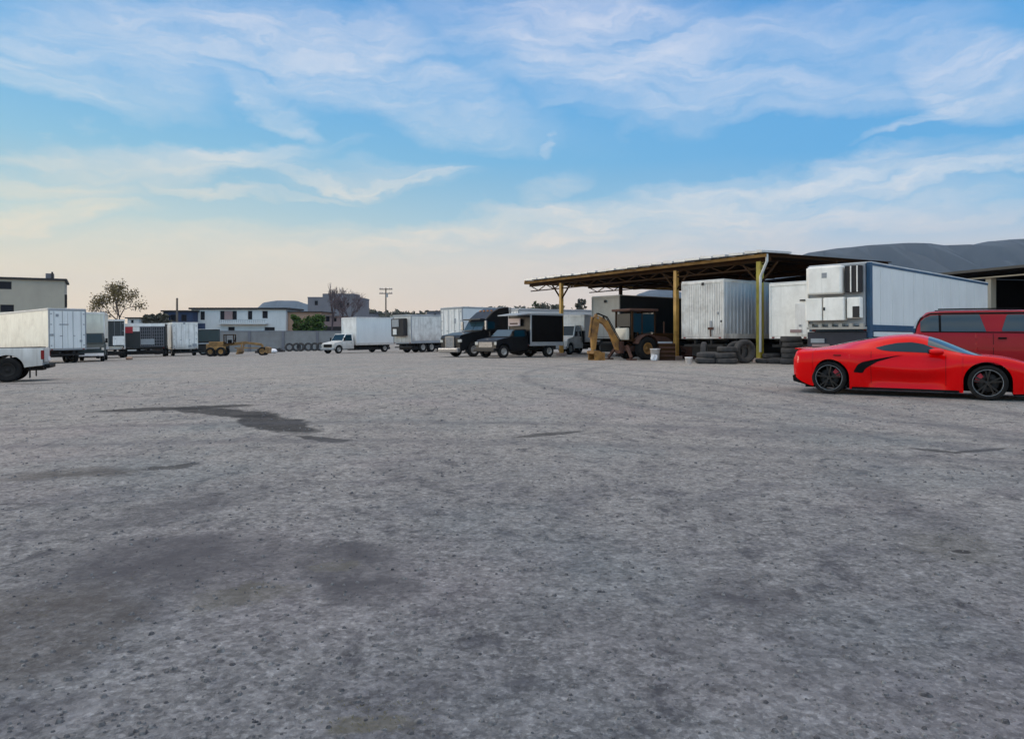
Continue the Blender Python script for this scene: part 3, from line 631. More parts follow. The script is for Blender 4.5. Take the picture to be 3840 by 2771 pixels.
# red tarp / stake trailer
t, v, l, c = trailer('stake_trailer', 'dark trailer with slatted doors, a white top rail and a red tarp patch', 622, 78, 112, -1, 4.5, 3, 1.0, 3.5, 'darkside', 'darkside', under_fill=True, wheels=(1.2, 4.6), frame='soot', doors=False, roofm='white')
MB().box(-.08, -.031, -2.2, 2.2, 3.21, 3.51).obj('top_rail', 'white', t)
MB().box(-.1, -.032, .85, 2.05, 2.55, 3.19).obj('tarp', 'redtarp', t); MB().box(-.09, -.033, .2, .84, 2.7, 3.19).obj('rail_panel', 'white', t)
for (a0, a1) in ((-2.1, -.95), (-.88, .15)):
    m = MB()
    for y in (a0, a1 - .06): m.box(-.12, -.034, y, y + .06, 1.1, 3.15)
    for z in linspace(1.1, 3.09, 7): m.box(-.1, -.035, a0 + .06, a1 - .06, z, z + .06)
    for y in linspace(a0 + .2, a1 - .25, 4): m.box(-.09, -.036, y, y + .05, 1.16, 3.09)
    m.obj('gate', 'hgrey', t)
MB().box(-.14, -.121, -1.2, .1, 1.3, 1.9).obj('grey_panel', 'grey', t)
# white trailer at the left of the grader
trailer('box_trailer', 'clean white box trailer seen from behind left of the yellow grader', 648, 80, 126, 1, 2.6, 5.5, .84, 3.66, 'white', 'cool', under_fill=True, wheels=(1.0,), frame='white', marks=((-.35, .22, .16, .12, 'grey'), (-.72, .32, .22, .16, 'grey'), (.08, 2.75, .12, .12, 'grey')))
# dark green container on a flatbed
t, v, l, c = trailer('flatbed_trailer', 'dark green container on a low flatbed left of the grader', 742, 84, 20, 1, 2.4, 2.4, 1.4, 2.9, 'green', 'green', wheels=(.7,), doors=False, frame='soot')
MB().box(-.1, 3.6, -1.35, 1.3, 1.24, 1.38).obj('deck', 'grey', t); MB().box(0, 3.4, -1.2, 1.2, .35, 1.2).obj('toolbox', 'soot', t, .05)

# truck cab facing local -x
def truck_cab(t, s=1.0, body='white', W=2.0, x_off=0.0, front=1.0, hc=1.9, grille='plastic', bumper='grey', wr=.42, glass='glass', y_off=0):
    def P(pts): return [(x * s + x_off, z * s) for x, z in pts]
    k = hc / 1.9; w2 = W / 2 * s
    ax = -1.95
    low = P([(-2.62, .5), (-2.6, .95), (-2.5, 1.08), (-2.0, 1.17), (-1.5, 1.24), (-.08, 1.24), (-.08, .45), (ax + .47, .45)] + arc(ax, .42, .47, 4, 176, 12) + [(ax - .47, .5)])
    m = MB().prism(low, -w2, w2); fixn(m.obj('body', body, t, .04, 3))
    up = P([(-1.52, 1.245), (-1.02, 1.9 * k), (-.1, 1.92 * k), (-.08, 1.245)]); q = .12 * s
    vs = [(x, (-w2 + (q if z > 1.3 * s else 0.02)), z) for x, z in up] + [(x, (w2 - (q if z > 1.3 * s else 0.02)), z) for x, z in up]
    m = MB().add(vs, [(0, 1, 2, 3), (7, 6, 5, 4), (0, 4, 5, 1), (1, 5, 6, 2), (2, 6, 7, 3), (3, 7, 4, 0)]); fixn(m.obj('cab', body, t, .05, 3))
    # windscreen and side glass
    a, b = up[0], up[1]; dx, dz = b[0] - a[0], b[1] - a[1]; nx, nz = -dz, dx; nl = math.hypot(nx, nz); nx, nz = nx / nl * .012, nz / nl * .012
    f = lambda u, y: (a[0] + dx * u + nx, y, a[1] + dz * u + nz)
    ws = [f(.1, -w2 * .88), f(.1, w2 * .88), f(.92, w2 * .80), f(.92, -w2 * .80)]; MB().add(ws + [(p[0] + .02, p[1], p[2]) for p in ws], [(0, 1, 2, 3), (7, 6, 5, 4), (0, 4, 5, 1), (1, 5, 6, 2), (2, 6, 7, 3), (3, 7, 4, 0)]).obj('windscreen', glass, t)
    for sg in (-1, 1):
        zz0, zz1 = 1.28 * s, (1.28 + (1.9 * k - 1.28) * .86) * s; sl = lambda z: w2 - .02 - (q - .02) * (z - 1.245 * s) / ((1.9 * k - 1.245) * s) + .012
        pts_ = [(-1.38 * s, zz0), (-1.02 * s, zz1), (-.3 * s, zz1), (-.3 * s, zz0)]
        MB().add([(x + x_off, sg * sl(z), z) for x, z in pts_] + [(x + x_off, sg * (sl(z) - .02), z) for x, z in pts_], [(0, 1, 2, 3), (7, 6, 5, 4), (0, 4, 5, 1), (1, 5, 6, 2), (2, 6, 7, 3), (3, 7, 4, 0)]).obj('side_window', 'glass', t)
        d = MB().box(x_off - 1.35 * s, x_off - .28 * s, sg * w2 - .008, sg * w2 + .008, .56 * s, 1.22 * s).obj('door', body, t, .006)
        MB().box(x_off - .5 * s, x_off - .36 * s, sg * w2 + (.009 if sg > 0 else -.03), sg * w2 + (.03 if sg > 0 else -.009), 1.05 * s, 1.09 * s).obj('handle', 'plastic', d)
        MB().box(x_off - 2.64 * s, x_off - 2.585 * s, sg * w2 * .9 - .13 * s, sg * w2 * .9 + .05 * s * sg + .08 * s, .78 * s, .96 * s).obj('headlight', 'lens', t, .01)
        m = MB().box(x_off - 1.42 * s, x_off - 1.34 * s, sg * (w2 + .12) - .08, sg * (w2 + .12) + .08, 1.3 * s, 1.62 * s); m.bar((x_off - 1.36 * s, sg * w2, 1.34 * s), (x_off - 1.38 * s, sg * (w2 + .1), 1.4 * s), .03); m.obj('mirror', 'plastic', t)
        wheel(t, x_off + ax * s, sg * (w2 - .14), wr * s, .24 * s, sg)
    m = MB(); m.box(x_off - 2.63 * s, x_off - 2.6 * s, -w2 * .66, w2 * .66, .64 * s, .95 * s)
    for i in range(4): m.box(x_off - 2.65 * s, x_off - 2.631 * s, -w2 * .64, w2 * .64, (.67 + i * .075) * s, (.695 + i * .075) * s)
    m.obj('grille', grille, t); MB().box(x_off - 2.78 * s, x_off - 2.625 * s, -w2, w2, .38 * s, .58 * s).obj('bumper', bumper, t, .03)
    MB().box(x_off - 2.5 * s, x_off + .1, -.45, .45, .4 * s, .6 * s).obj('cab_chassis', 'soot', t)

# centre white box truck
t, v, l, c = trailer('box_truck', 'white box truck with pickup-style cab facing left in the middle distance', 1338, 76, 51.5, -1, 2.4, 5.2, .88, 3.7, 'white', 'cool', under_fill=True, wheels=(3.9,), doors=False, cat='truck', wr=.42, frame='white')
truck_cab(t, 1.0, 'white', 2.0, -.12, hc=2.0)
# old dark green truck with chrome bumper facing camera, left
t, v, l, c = trailer('box_truck', 'old truck with dark teal grille, light stripe and pale bumper behind the big cream trailer', 394, 60, 116, -1, 2.15, 4.5, 1.0, 3.95, 'cream', 'cream', under_fill=True, wheels=(3.8,), doors=False, cat='truck', frame='white')
truck_cab(t, 1.12, 'green', 2.1, -.12, hc=2.0, grille='green', bumper='bucket')
MB().box(-3.11, -3.07, -.9, .9, .98, 1.12).obj('grille_stripe', 'grey', t)
trailer('box_trailer', 'pale box trailer with rounded dirt marks behind the gap right of the white box truck', 1640, 84, 70, -1, 2.5, 7, 1.0, 3.75, 'cream', 'dirty', wheels=(1.2, 5), under_fill=True)
# white trailers behind the black trucks
t, v, l, c = trailer('box_trailer', 'dirty white refrigerated trailer with a dark cooling unit beside the white box truck', 1545, 70, 53, -1, 2.5, 10, .98, 3.62, 'dirty', 'dirty', under_fill=True, wheels=(1.6, 2.8, 7.5), legs=4.2, doors=False)
m = MB().box(-.55, -.04, -.75, 1.0, 1.6, 3.3); m.obj('cooling_unit', 'hdark', t, .06); MB().box(-.6, -.551, -.1, .8, 2.5, 3.2).obj('unit_grille', 'grey', t)
MB().box(-.6, -.551, .2, .7, 1.75, 2.3).obj('unit_panel', 'white', t, .02)
trailer('box_trailer', 'taller white box trailer directly behind the black semi tractor', 1737, 60, 51, -1, 2.5, 11, .95, 3.82, 'white', 'cool', under_fill=True, wheels=(8.5, 9.7), legs=2.5, marks=((-.35, 1.75, .07, .2, 'grey'),))
trailer('box_trailer', 'long pale white trailer body behind the black box truck', 1945, 58, 25, -1, 2.4, 6.9, .95, 3.5, 'white', 'hwhite', under_fill=True, wheels=(1.2, 5.2))
t, v, l, c = trailer('box_truck', 'white truck with its hood seen between the left yellow post and the excavator arm', 2192, 55, 60, -1, 2.2, 4.5, 1.0, 2.95, 'white', 'cool', wheels=(3.2,), doors=False, cat='truck', frame='white')
truck_cab(t, 1.05, 'white', 2.0, -.12, hc=2.05)
MB().box(-.28, -.12, -1.22, -1.0, .9, 1.75).obj('fuel_tank', 'black', t)

# black semi tractor
def semi():
    vd = 41; v = Vector((math.cos(R(vd)), math.sin(R(vd)))); l = Vector((-v.y, v.x)); Y = 47; W = 2.3
    c = Vector((X(1728, Y), Y)) + l * W / 2
    t = thing('semi_tractor', 'black long-nosed semi tractor with a tall sloping roof fairing', 'truck', c.x, c.y, R(vd), 'black trucks parked side by side')
    wr = .46; ax = 1.15
    low = [(0.05, .45), (0.0, 1.25), (.12, 1.42), (1.0, 1.6), (1.9, 1.68), (4.4, 1.68), (4.4, .55), (ax + .55, .55)] + arc(ax, .46, .56, 8, 172, 12) + [(ax - .56, .45)]
    fixn(MB().prism(low, -W / 2 + .1, W / 2 - .1).obj('body', 'black', t, .08, 3))
    cabp = [(1.85, 1.69), (2.25, 2.35), (2.3, 2.5), (2.9, 2.98), (3.5, 3.22), (4.35, 3.32), (4.4, 1.69)]; q = .16
    ins = lambda z: 0.1 if z < 1.8 else (.16 if z < 2.6 else .26)
    k = len(cabp); vs = [(x, -W / 2 + ins(z), z) for x, z in cabp] + [(x, W / 2 - ins(z), z) for x, z in cabp]
    fixn(MB().add(vs, [tuple(range(k)), tuple(range(k, 2 * k))[::-1]] + [(i, i + k, (i + 1) % k + k, (i + 1) % k) for i in range(k)]).obj('sleeper_cab', 'black', t, .07, 3))
    a, b = cabp[0], cabp[1]
    for s_ in (-1, 1):
        p = [(a[0] + .04 - .02, s_ * .03, a[1] + .06), (a[0] + .04 - .02, s_ * (W / 2 - .18), a[1] + .06), (b[0] - .045, s_ * (W / 2 - .24), b[1] - .05), (b[0] - .045, s_ * .03, b[1] - .05)]
        MB().add(p + [(x + .04, y, z - .02) for x, y, z in p], [(0, 1, 2, 3), (7, 6, 5, 4), (0, 4, 5, 1), (1, 5, 6, 2), (2, 6, 7, 3), (3, 7, 4, 0)]).obj('windscreen', 'screen', t)
        y = s_ * (W / 2 - .125)
        MB().prism([(2.1, 1.78), (2.36, 2.28), (2.95, 2.28), (2.95, 1.78)], y - .012, y + .012).obj('side_window', 'glass', t)
        d = MB().box(2.05, 3.02, s_ * (W / 2 - .098) - .01, s_ * (W / 2 - .098) + .01, .85, 1.66).obj('door', 'black', t, .01)
        MB().box(2.85, 2.97, s_ * (W / 2 - .08) - .015, s_ * (W / 2 - .08) + .015, 1.45, 1.5).obj('handle', 'chrome', d)
        MB().box(.0, .14, s_ * .98 - .16, s_ * .98 + .16, .95, 1.15).obj('headlight', 'lens', t, .04)
        mm = MB().box(1.95, 2.05, s_ * (W / 2 + .14) - .09, s_ * (W / 2 + .14) + .09, 1.75, 2.35); mm.bar((2.1, s_ * (W / 2 - .1), 2.3), (2.0, s_ * (W / 2 + .1), 2.3), .03); mm.obj('mirror', 'chrome', t, .03)
        MB().tube((3.3, s_ * (W / 2 - .16), .62), (4.3, s_ * (W / 2 - .16), .62), .28, k=16).obj('fuel_tank', 'chrome', t)
        MB().box(3.05, 3.25, s_ * (W / 2 - .2) - .15, s_ * (W / 2 - .2) + .15, .45, .8).obj('step', 'grey', t)
        wheel(t, ax, s_ * (W / 2 - .2), wr, .27, s_)
        for wx in (5.2, 6.35): wheel(t, wx, s_ * (W / 2 - .25), wr, .45, s_)
        MB().tube((4.5, s_ * .85, 1.0), (4.5, s_ * .85, 3.2), .06, k=10).obj('exhaust_stack', 'chrome', t)
    m = MB().box(-.03, .06, -.42, .42, .62, 1.3); m.obj('grille', 'grey', t, .03)
    m = MB(); m.box(-.05, .03, -.48, -.42, .6, 1.34); m.box(-.05, .03, .42, .48, .6, 1.34); m.box(-.05, .03, -.42, .42, 1.3, 1.36); m.box(-.05, .03, -.42, .42, .58, .62)
    for i in range(9): m.box(-.045, -.031, -.38 + i * .09, -.36 + i * .09, .63, 1.29)
    m.obj('grille_frame', 'chrome', t)
    MB().box(-.22, .04, -W / 2 + .05, W / 2 - .05, .3, .6).obj('bumper', 'chrome', t, .06, 3)
    MB().box(1.78, 2.2, -W / 2 + .2, W / 2 - .2, 2.42, 2.5).obj('sun_visor', 'black', t, .02)
    m = MB()
    for s_ in (-.42, .42): m.box(.5, 7.0, s_ - .06, s_ + .06, .5, .75)
    m.box(5.2, 6.4, -.5, .5, .78, .95); m.obj('chassis', 'soot', t)
    for y in (-.6, -.2, .2, .6): MB().box(2.98, 3.1, y - .05, y + .05, 3.03, 3.09).obj('roof_light', 'amber', t)
semi()

# black box truck
t, v, l, c = trailer('box_truck', 'small black box truck with grey frame edges and a pale banner above its cab', 1992, 45, 41, -1, 2.15, 2.75, .80, 2.72, 'black', 'void', wheels=(1.6,), doors=False, cat='truck', wr=.38, frame='grey', group='black trucks parked side by side', railm='grey')
truck_cab(t, 1.0, 'black', 1.95, -.1, hc=1.72, bumper='black', grille='chrome', glass='screen', wr=.38)
m = MB().add([(-1.0, -.95, 2.62), (-1.0, .95, 2.62), (-.06, 1.05, 2.74), (-.06, -1.05, 2.74), (-1.0, -.95, 2.54), (-1.0, .95, 2.54), (-.06, 1.05, 2.64), (-.06, -1.05, 2.64)], [(0, 1, 2, 3), (7, 6, 5, 4), (0, 4, 5, 1), (1, 5, 6, 2), (2, 6, 7, 3), (3, 7, 4, 0)]); m.obj('roof_visor', 'grey', t, .02)
MB().box(-.16, -.1, -.2, .92, 1.95, 2.42).obj('banner', 'pinkw', t, .02)
MB().box(-.165, -.161, 0, .75, 2.05, 2.14).obj('banner_stripe', 'rust', t)

# ------------------------------------------------------------------ big shed with trailers
P1 = Vector((X(2105, 49), 49)); P3 = Vector((X(2850, 35.5), 35.5)); ud = (P3 - P1).normalized(); wdv = Vector((-ud.y, ud.x))
if wdv.y < 0: wdv = -wdv
def shed():
    t = thing('open_shed', 'large open shed with yellow steel posts and a dark corrugated roof', 'shed', P1.x, P1.y, math.atan2(ud.y, ud.x), tilt=False, z=0)
    Lf = (P3 - P1).length; DEP = 17.0
    def zr(a, b): return 4.66 + (a + 3.8) * .010 + b * .010            # roof underside
    gl = lambda a, b: g(*(P1 + ud * a + wdv * b))
    a0, a1 = -3.8, Lf + .7
    dep = lambda a: 17.0 + (10.2 - 17.0) * (a - a0) / (a1 - a0)
    # corrugated sheet roof
    k = 150; rows = []
    for j in range(2):
        bb_ = lambda a_: -.35 if j == 0 else dep(a_)
        rows.append([(a0 + (a1 - a0) * i / k, bb_(a0 + (a1 - a0) * i / k), zr(a0 + (a1 - a0) * i / k, bb_(a0 + (a1 - a0) * i / k)) + .13 + .03 * math.sin(i * math.pi / 2 * 1.0) + (.02 * math.sin(i * .9))) for i in range(k + 1)])
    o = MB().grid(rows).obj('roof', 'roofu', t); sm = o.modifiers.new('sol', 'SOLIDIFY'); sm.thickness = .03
    # pale sheet edges lapping over the front, in uneven lengths
    m = MB(); rn = random.Random(2); x = a0
    while x < a1 - .2:
        wd = rn.uniform(.7, 1.1); e = min(x + wd, a1)
        z_a, z_b = zr(x, -.4) + .17, zr(e, -.4) + .17; lift = rn.uniform(0, .05); o_ = -.45 - rn.uniform(0, .2)
        m.add([(x, o_, z_a + lift), (e - .1, o_, z_b), (e - .1, 1.6, z_b + .05), (x, 1.6, z_a + .05), (x, o_, z_a + lift + .13), (e - .1, o_, z_b + .10), (e - .1, 1.6, z_b + .15), (x, 1.6, z_a + .15)], [(3, 2, 1, 0), (4, 5, 6, 7), (0, 1, 5, 4), (1, 2, 6, 5), (2, 3, 7, 6), (3, 0, 4, 7)])
        x += wd
    m.obj('edge_sheet', 'tin', t)
    MB().bar((a0, -.43, zr(a0, 0) + .02), (a1, -.43, zr(a1, 0) + .02), .05, .15).obj('edge_beam', M['tan'], t)
    def post(a, b, mat, r=.11, top=None):
        z0 = gl(a, b); m = MB().box(a - r, a + r, b - r, b + r, z0 - .1, (top or zr(a, b)) - .2)
        o = m.obj('post', mat, t, .015); MB().box(a - .25, a + .25, b - .25, b + .25, z0 - .1, z0 + .2).obj('footing', 'conc2', o, .03)
        return o
    ap2 = Lf * .654
    post(0, 0, 'yellow', .11); post(ap2, 0, 'yellow', .11); post(Lf, 0, 'ygreen', .13)
    for a, b in ((-.1, 5.3), (-.1, 10.6), (-.1, 15), (ap2, 5.3), (ap2, 10.6), (Lf, 5.0), (Lf, 9.8)): post(a, b, 'beam', .1)
    # beams: front and back trusses, side beams, purlins
    for b, e_ in ((0, a1), (5.3, a1), (9.8, a1), (14.8, 1.2)): MB().bar((a0 + .1, b, zr(a0, b) - .12), (e_ - .1, b, zr(e_, b) - .12), .14, .24).obj('beam', 'beam', t)
    m = MB(); k = 22
    for b in (0, 5.3):
        for i in range(k):
            aa = a0 + .2 + (a1 - a0 - .4) * i / k; bb = a0 + .2 + (a1 - a0 - .4) * (i + 1) / k
            m.bar((aa, b, zr(aa, b) - (.55 if i % 2 else .2)), (bb, b, zr(bb, b) - (.2 if i % 2 else .55)), .05)
        m.bar((a0 + .2, b, zr(a0, b) - .55), (a1 - .2, b, zr(a1, b) - .55), .07, .07)
    m.obj('truss', 'beam', t)
    for a in linspace(a0 + .3, a1 - .2, 13): MB().bar((a, -.3, zr(a, -.3) + .05), (a, dep(a) - .1, zr(a, dep(a)) + .05), .07, .1).obj('rafter', 'beam', t)
    for a in (0, ap2, Lf):
        for s_ in (-1, 1): MB().bar((a, 0.0, zr(a, 0) - 1.3), (a + s_ * 1.0, 0.0, zr(a, 0) - .3), .08).obj('brace', 'beam', t)
    # yellow left eave strip
    MB().box(a0 - .06, a0 - .01, -.4, DEP, zr(a0, 0) - .06, zr(a0, 0) + .2).obj('fascia', 'yellow', t)
    # dark sheet wall closing the back
    q0, q1 = a0 + 3.5, a1
    w_ = [(q0, dep(q0) - .1), (q1, dep(q1) - .1)]
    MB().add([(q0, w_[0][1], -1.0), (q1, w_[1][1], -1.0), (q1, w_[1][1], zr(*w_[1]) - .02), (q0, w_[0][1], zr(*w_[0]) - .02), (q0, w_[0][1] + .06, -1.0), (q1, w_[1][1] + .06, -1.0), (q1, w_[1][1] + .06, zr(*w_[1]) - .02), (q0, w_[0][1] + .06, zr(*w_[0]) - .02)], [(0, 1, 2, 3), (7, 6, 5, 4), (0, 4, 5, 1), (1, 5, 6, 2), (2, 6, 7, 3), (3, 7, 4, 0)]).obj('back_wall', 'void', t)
    # downpipe by the near post
    m = MB(); zt_ = zr(Lf, 0)
    pp = [(Lf + .62, -.28, zt_ + .1), (Lf + .62, -.28, zt_ - .25), (Lf + .2, -.22, zt_ - .95), (Lf + .2, -.22, gl(Lf, 0) + .5)]
    for p, q in zip(pp, pp[1:]): m.tube(p, q, .065, k=10)
    m.obj('downpipe', 'tin', t)
shed()

# trailers under and beside the shed
trailer('box_trailer', 'grey box trailer with a dark side parked deep under the shed', 2324, 46.3, 38.5, -1, 2.5, 10, 1.26, 3.9, 'greybox', 'darkside', under_fill=True, wheels=(7.5, 8.7), legs=2, doors=False, frame='greybox', railm='darkside', marks=((0, 2.3, .09, .09, 'hdark'),))
trailer('box_trailer', 'silver corrugated box trailer with rust marks standing between the two near posts', 2715, 35.5, 38.5, -1, 2.55, 12, 1.24, 4.02, 'dirty', 'silver', rib=.3, under_fill=True, wheels=(9.2, 10.4), legs=2.6, doors=False, frame='dirty',
        marks=((-.05, 2.62, .07, .07, 'hdark'), (-.42, .40, .17, .06, 'rust'), (-.42, .62, .07, .16, 'grey'), (-.75, 1.15, .05, .06, 'grey'), (-.9, .75, .04, .05, 'hdark'), (-.42, .17, .03, .17, 'rust')))
m_ = [o for o in C.objects if o.get('label', '').startswith('silver corrugated')][0]
fr_ = MB()
for i in range(17): fr_.box(-.02, .004, -1.16 + i * .14, -1.09 + i * .14, 1.36, 3.86)
fr_.obj('front_ribs', 'dirty', m_, .006)
t, v, l, c = trailer('box_trailer', 'plain white box trailer front between the silver trailer and the blue framed one', 3037, 33.2, 40, -1, 2.0, 8, 1.24, 3.75, 'unit', 'white', under_fill=True, wheels=(6,), legs=2, doors=False, frame='unit', marks=((-.75, 1.65, .2, .035, 'hdark'), (-.35, .25, .28, .07, 'hpink'), (-.55, .5, .05, .05, 'grey')))
MB().box(-.02, .003, -.97, -.3, 1.3, 2.75).obj('end_hatch', 'white', t, .01)

# reefer trailer with blue frame
def reefer():
    W, L, zf, zt = 2.42, 15.2, 1.52, 4.06
    t, v, l, c = trailer('refrigerated_trailer', 'long white refrigerated trailer with blue corner frame and cooling unit on its front', 3268, 28.0, 43, -1, W, L, zf, zt, 'grey', 'cool', wheels=(12.2, 13.4), legs=2.6, doors=False, frame='blue', chassis='navy', railm='blue')
    y = -W / 2
    MB().box(-.12, .1, y - .03, y + .13, zf - .35, zt + .0).obj('corner_post', 'blue', t, .02)
    MB().box(.12, L, y - .06, y - .034, zf - .30, zf - .12).obj('skirt_panel', 'cool', t)
    m = MB()
    for i in range(12): m.box(.9 + i * 1.2, .92 + i * 1.2, y - .012, y - .001, zf + .14, zt - .12)
    m.obj('side_ribs', 'cool', t)
    m = MB(); m.box(.1, L, y - .10, y - .062, zf - .60, zf - .32)
    m.box(-.2, .3, -W / 2 + .1, W / 2, zf - .75, zf - .12); m.obj('side_rail_lower', 'navy', t, .02)
    # cooling unit
    MB().box(-.20, -.04, -W / 2 + .15, W / 2 - .02, zf + .1, zt - .02).obj('unit_frame', 'grey', t, .02)
    MB().box(-.62, -.205, -.35, 1.02, zf + 1.35, zt - .08).obj('cooling_unit', 'unit', t, .09, 4)
    MB().box(-.632, -.621, .22, .42, zt - .55, zt - .35).obj('unit_badge', 'grey', t)
    MB().box(-.5, -.205, -1.0, -.42, zf + 1.4, zt - .12).obj('unit_vent', 'hdark', t, .03)
    m = MB()
    for q in (-.66, -.9): m.box(-.53, -.501, q - .02, q + .02, zf + 1.4, zt - .14)
    m.obj('vent_bar', 'unit', t)
    MB().box(-.56, -.205, .45, 1.12, zf + .32, zf + 1.22).obj('unit_door', 'unit', t, .03)
    MB().box(-.56, -.205, -.42, .40, zf + .32, zf + 1.22).obj('unit_door', 'unit', t, .03)
    MB().box(-.5, -.205, -1.0, -.5, zf + .4, zf + 1.2).obj('unit_door', 'unit', t, .03)
    MB().box(-.575, -.561, .32, .38, zf + .72, zf + .84).obj('latch', 'plastic', t)
    MB().box(-.515, -.501, -.98, -.72, zf + .42, zf + .85).obj('unit_grille', 'hdark', t)
    MB().box(-.3, -.205, 1.125, 1.2, zf + .1, zt - .1).obj('unit_pipe', 'unit', t, .02)
    m = MB(); m.box(-.45, -.05, -W / 2 + .1, W / 2 - .1, zf - .02, zf + .07)
    for q in linspace(-1, 1, 6): m.box(-.4, -.22, q - .07, q + .07, zf + .072, zf + .2)
    m.obj('unit_shelf', 'greybox', t)
    MB().box(-.24, -.205, .5, 1.05, zf - .55, zf - .38).obj('number_plate', 'grey', t)
    MB().box(-.24, -.205, .3, 1.0, zf - .70, zf - .60).obj('lower_plate', 'hpink', t)
reefer()

# right shed
def shed2():
    A = Vector((X(3490, 50), 50)); B = Vector((X(3900, 42), 42)); u = (B - A).normalized(); wv = Vector((-u.y, u.x))
    if wv.x < 0: wv = -wv
    rz = math.atan2(u.y, u.x); sgn = 1 if (Vector((-math.sin(rz), math.cos(rz))).dot(wv)) > 0 else -1
    t = thing('dark_shed', 'dark open shed with a flat black roof at the right edge', 'shed', A.x, A.y, rz, tilt=False, z=0)
    L = 16
    f = lambda a, b: (a, sgn * b)
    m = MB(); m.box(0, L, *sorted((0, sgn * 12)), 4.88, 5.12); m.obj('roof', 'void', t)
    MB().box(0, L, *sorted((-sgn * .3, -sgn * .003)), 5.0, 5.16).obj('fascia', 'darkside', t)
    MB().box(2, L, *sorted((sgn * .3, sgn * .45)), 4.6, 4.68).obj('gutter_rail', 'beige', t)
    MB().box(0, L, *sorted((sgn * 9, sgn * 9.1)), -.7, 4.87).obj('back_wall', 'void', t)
    MB().box(-.1, 0, *sorted((sgn * .5, sgn * 12)), -.7, 4.87).obj('side_wall', 'void', t)
    for a in (3.95, 10): MB().box(a, a + .42, *sorted((sgn * .5, sgn * .9)), -.7, 4.6).obj('post', 'beige', t, .02)
shed2()

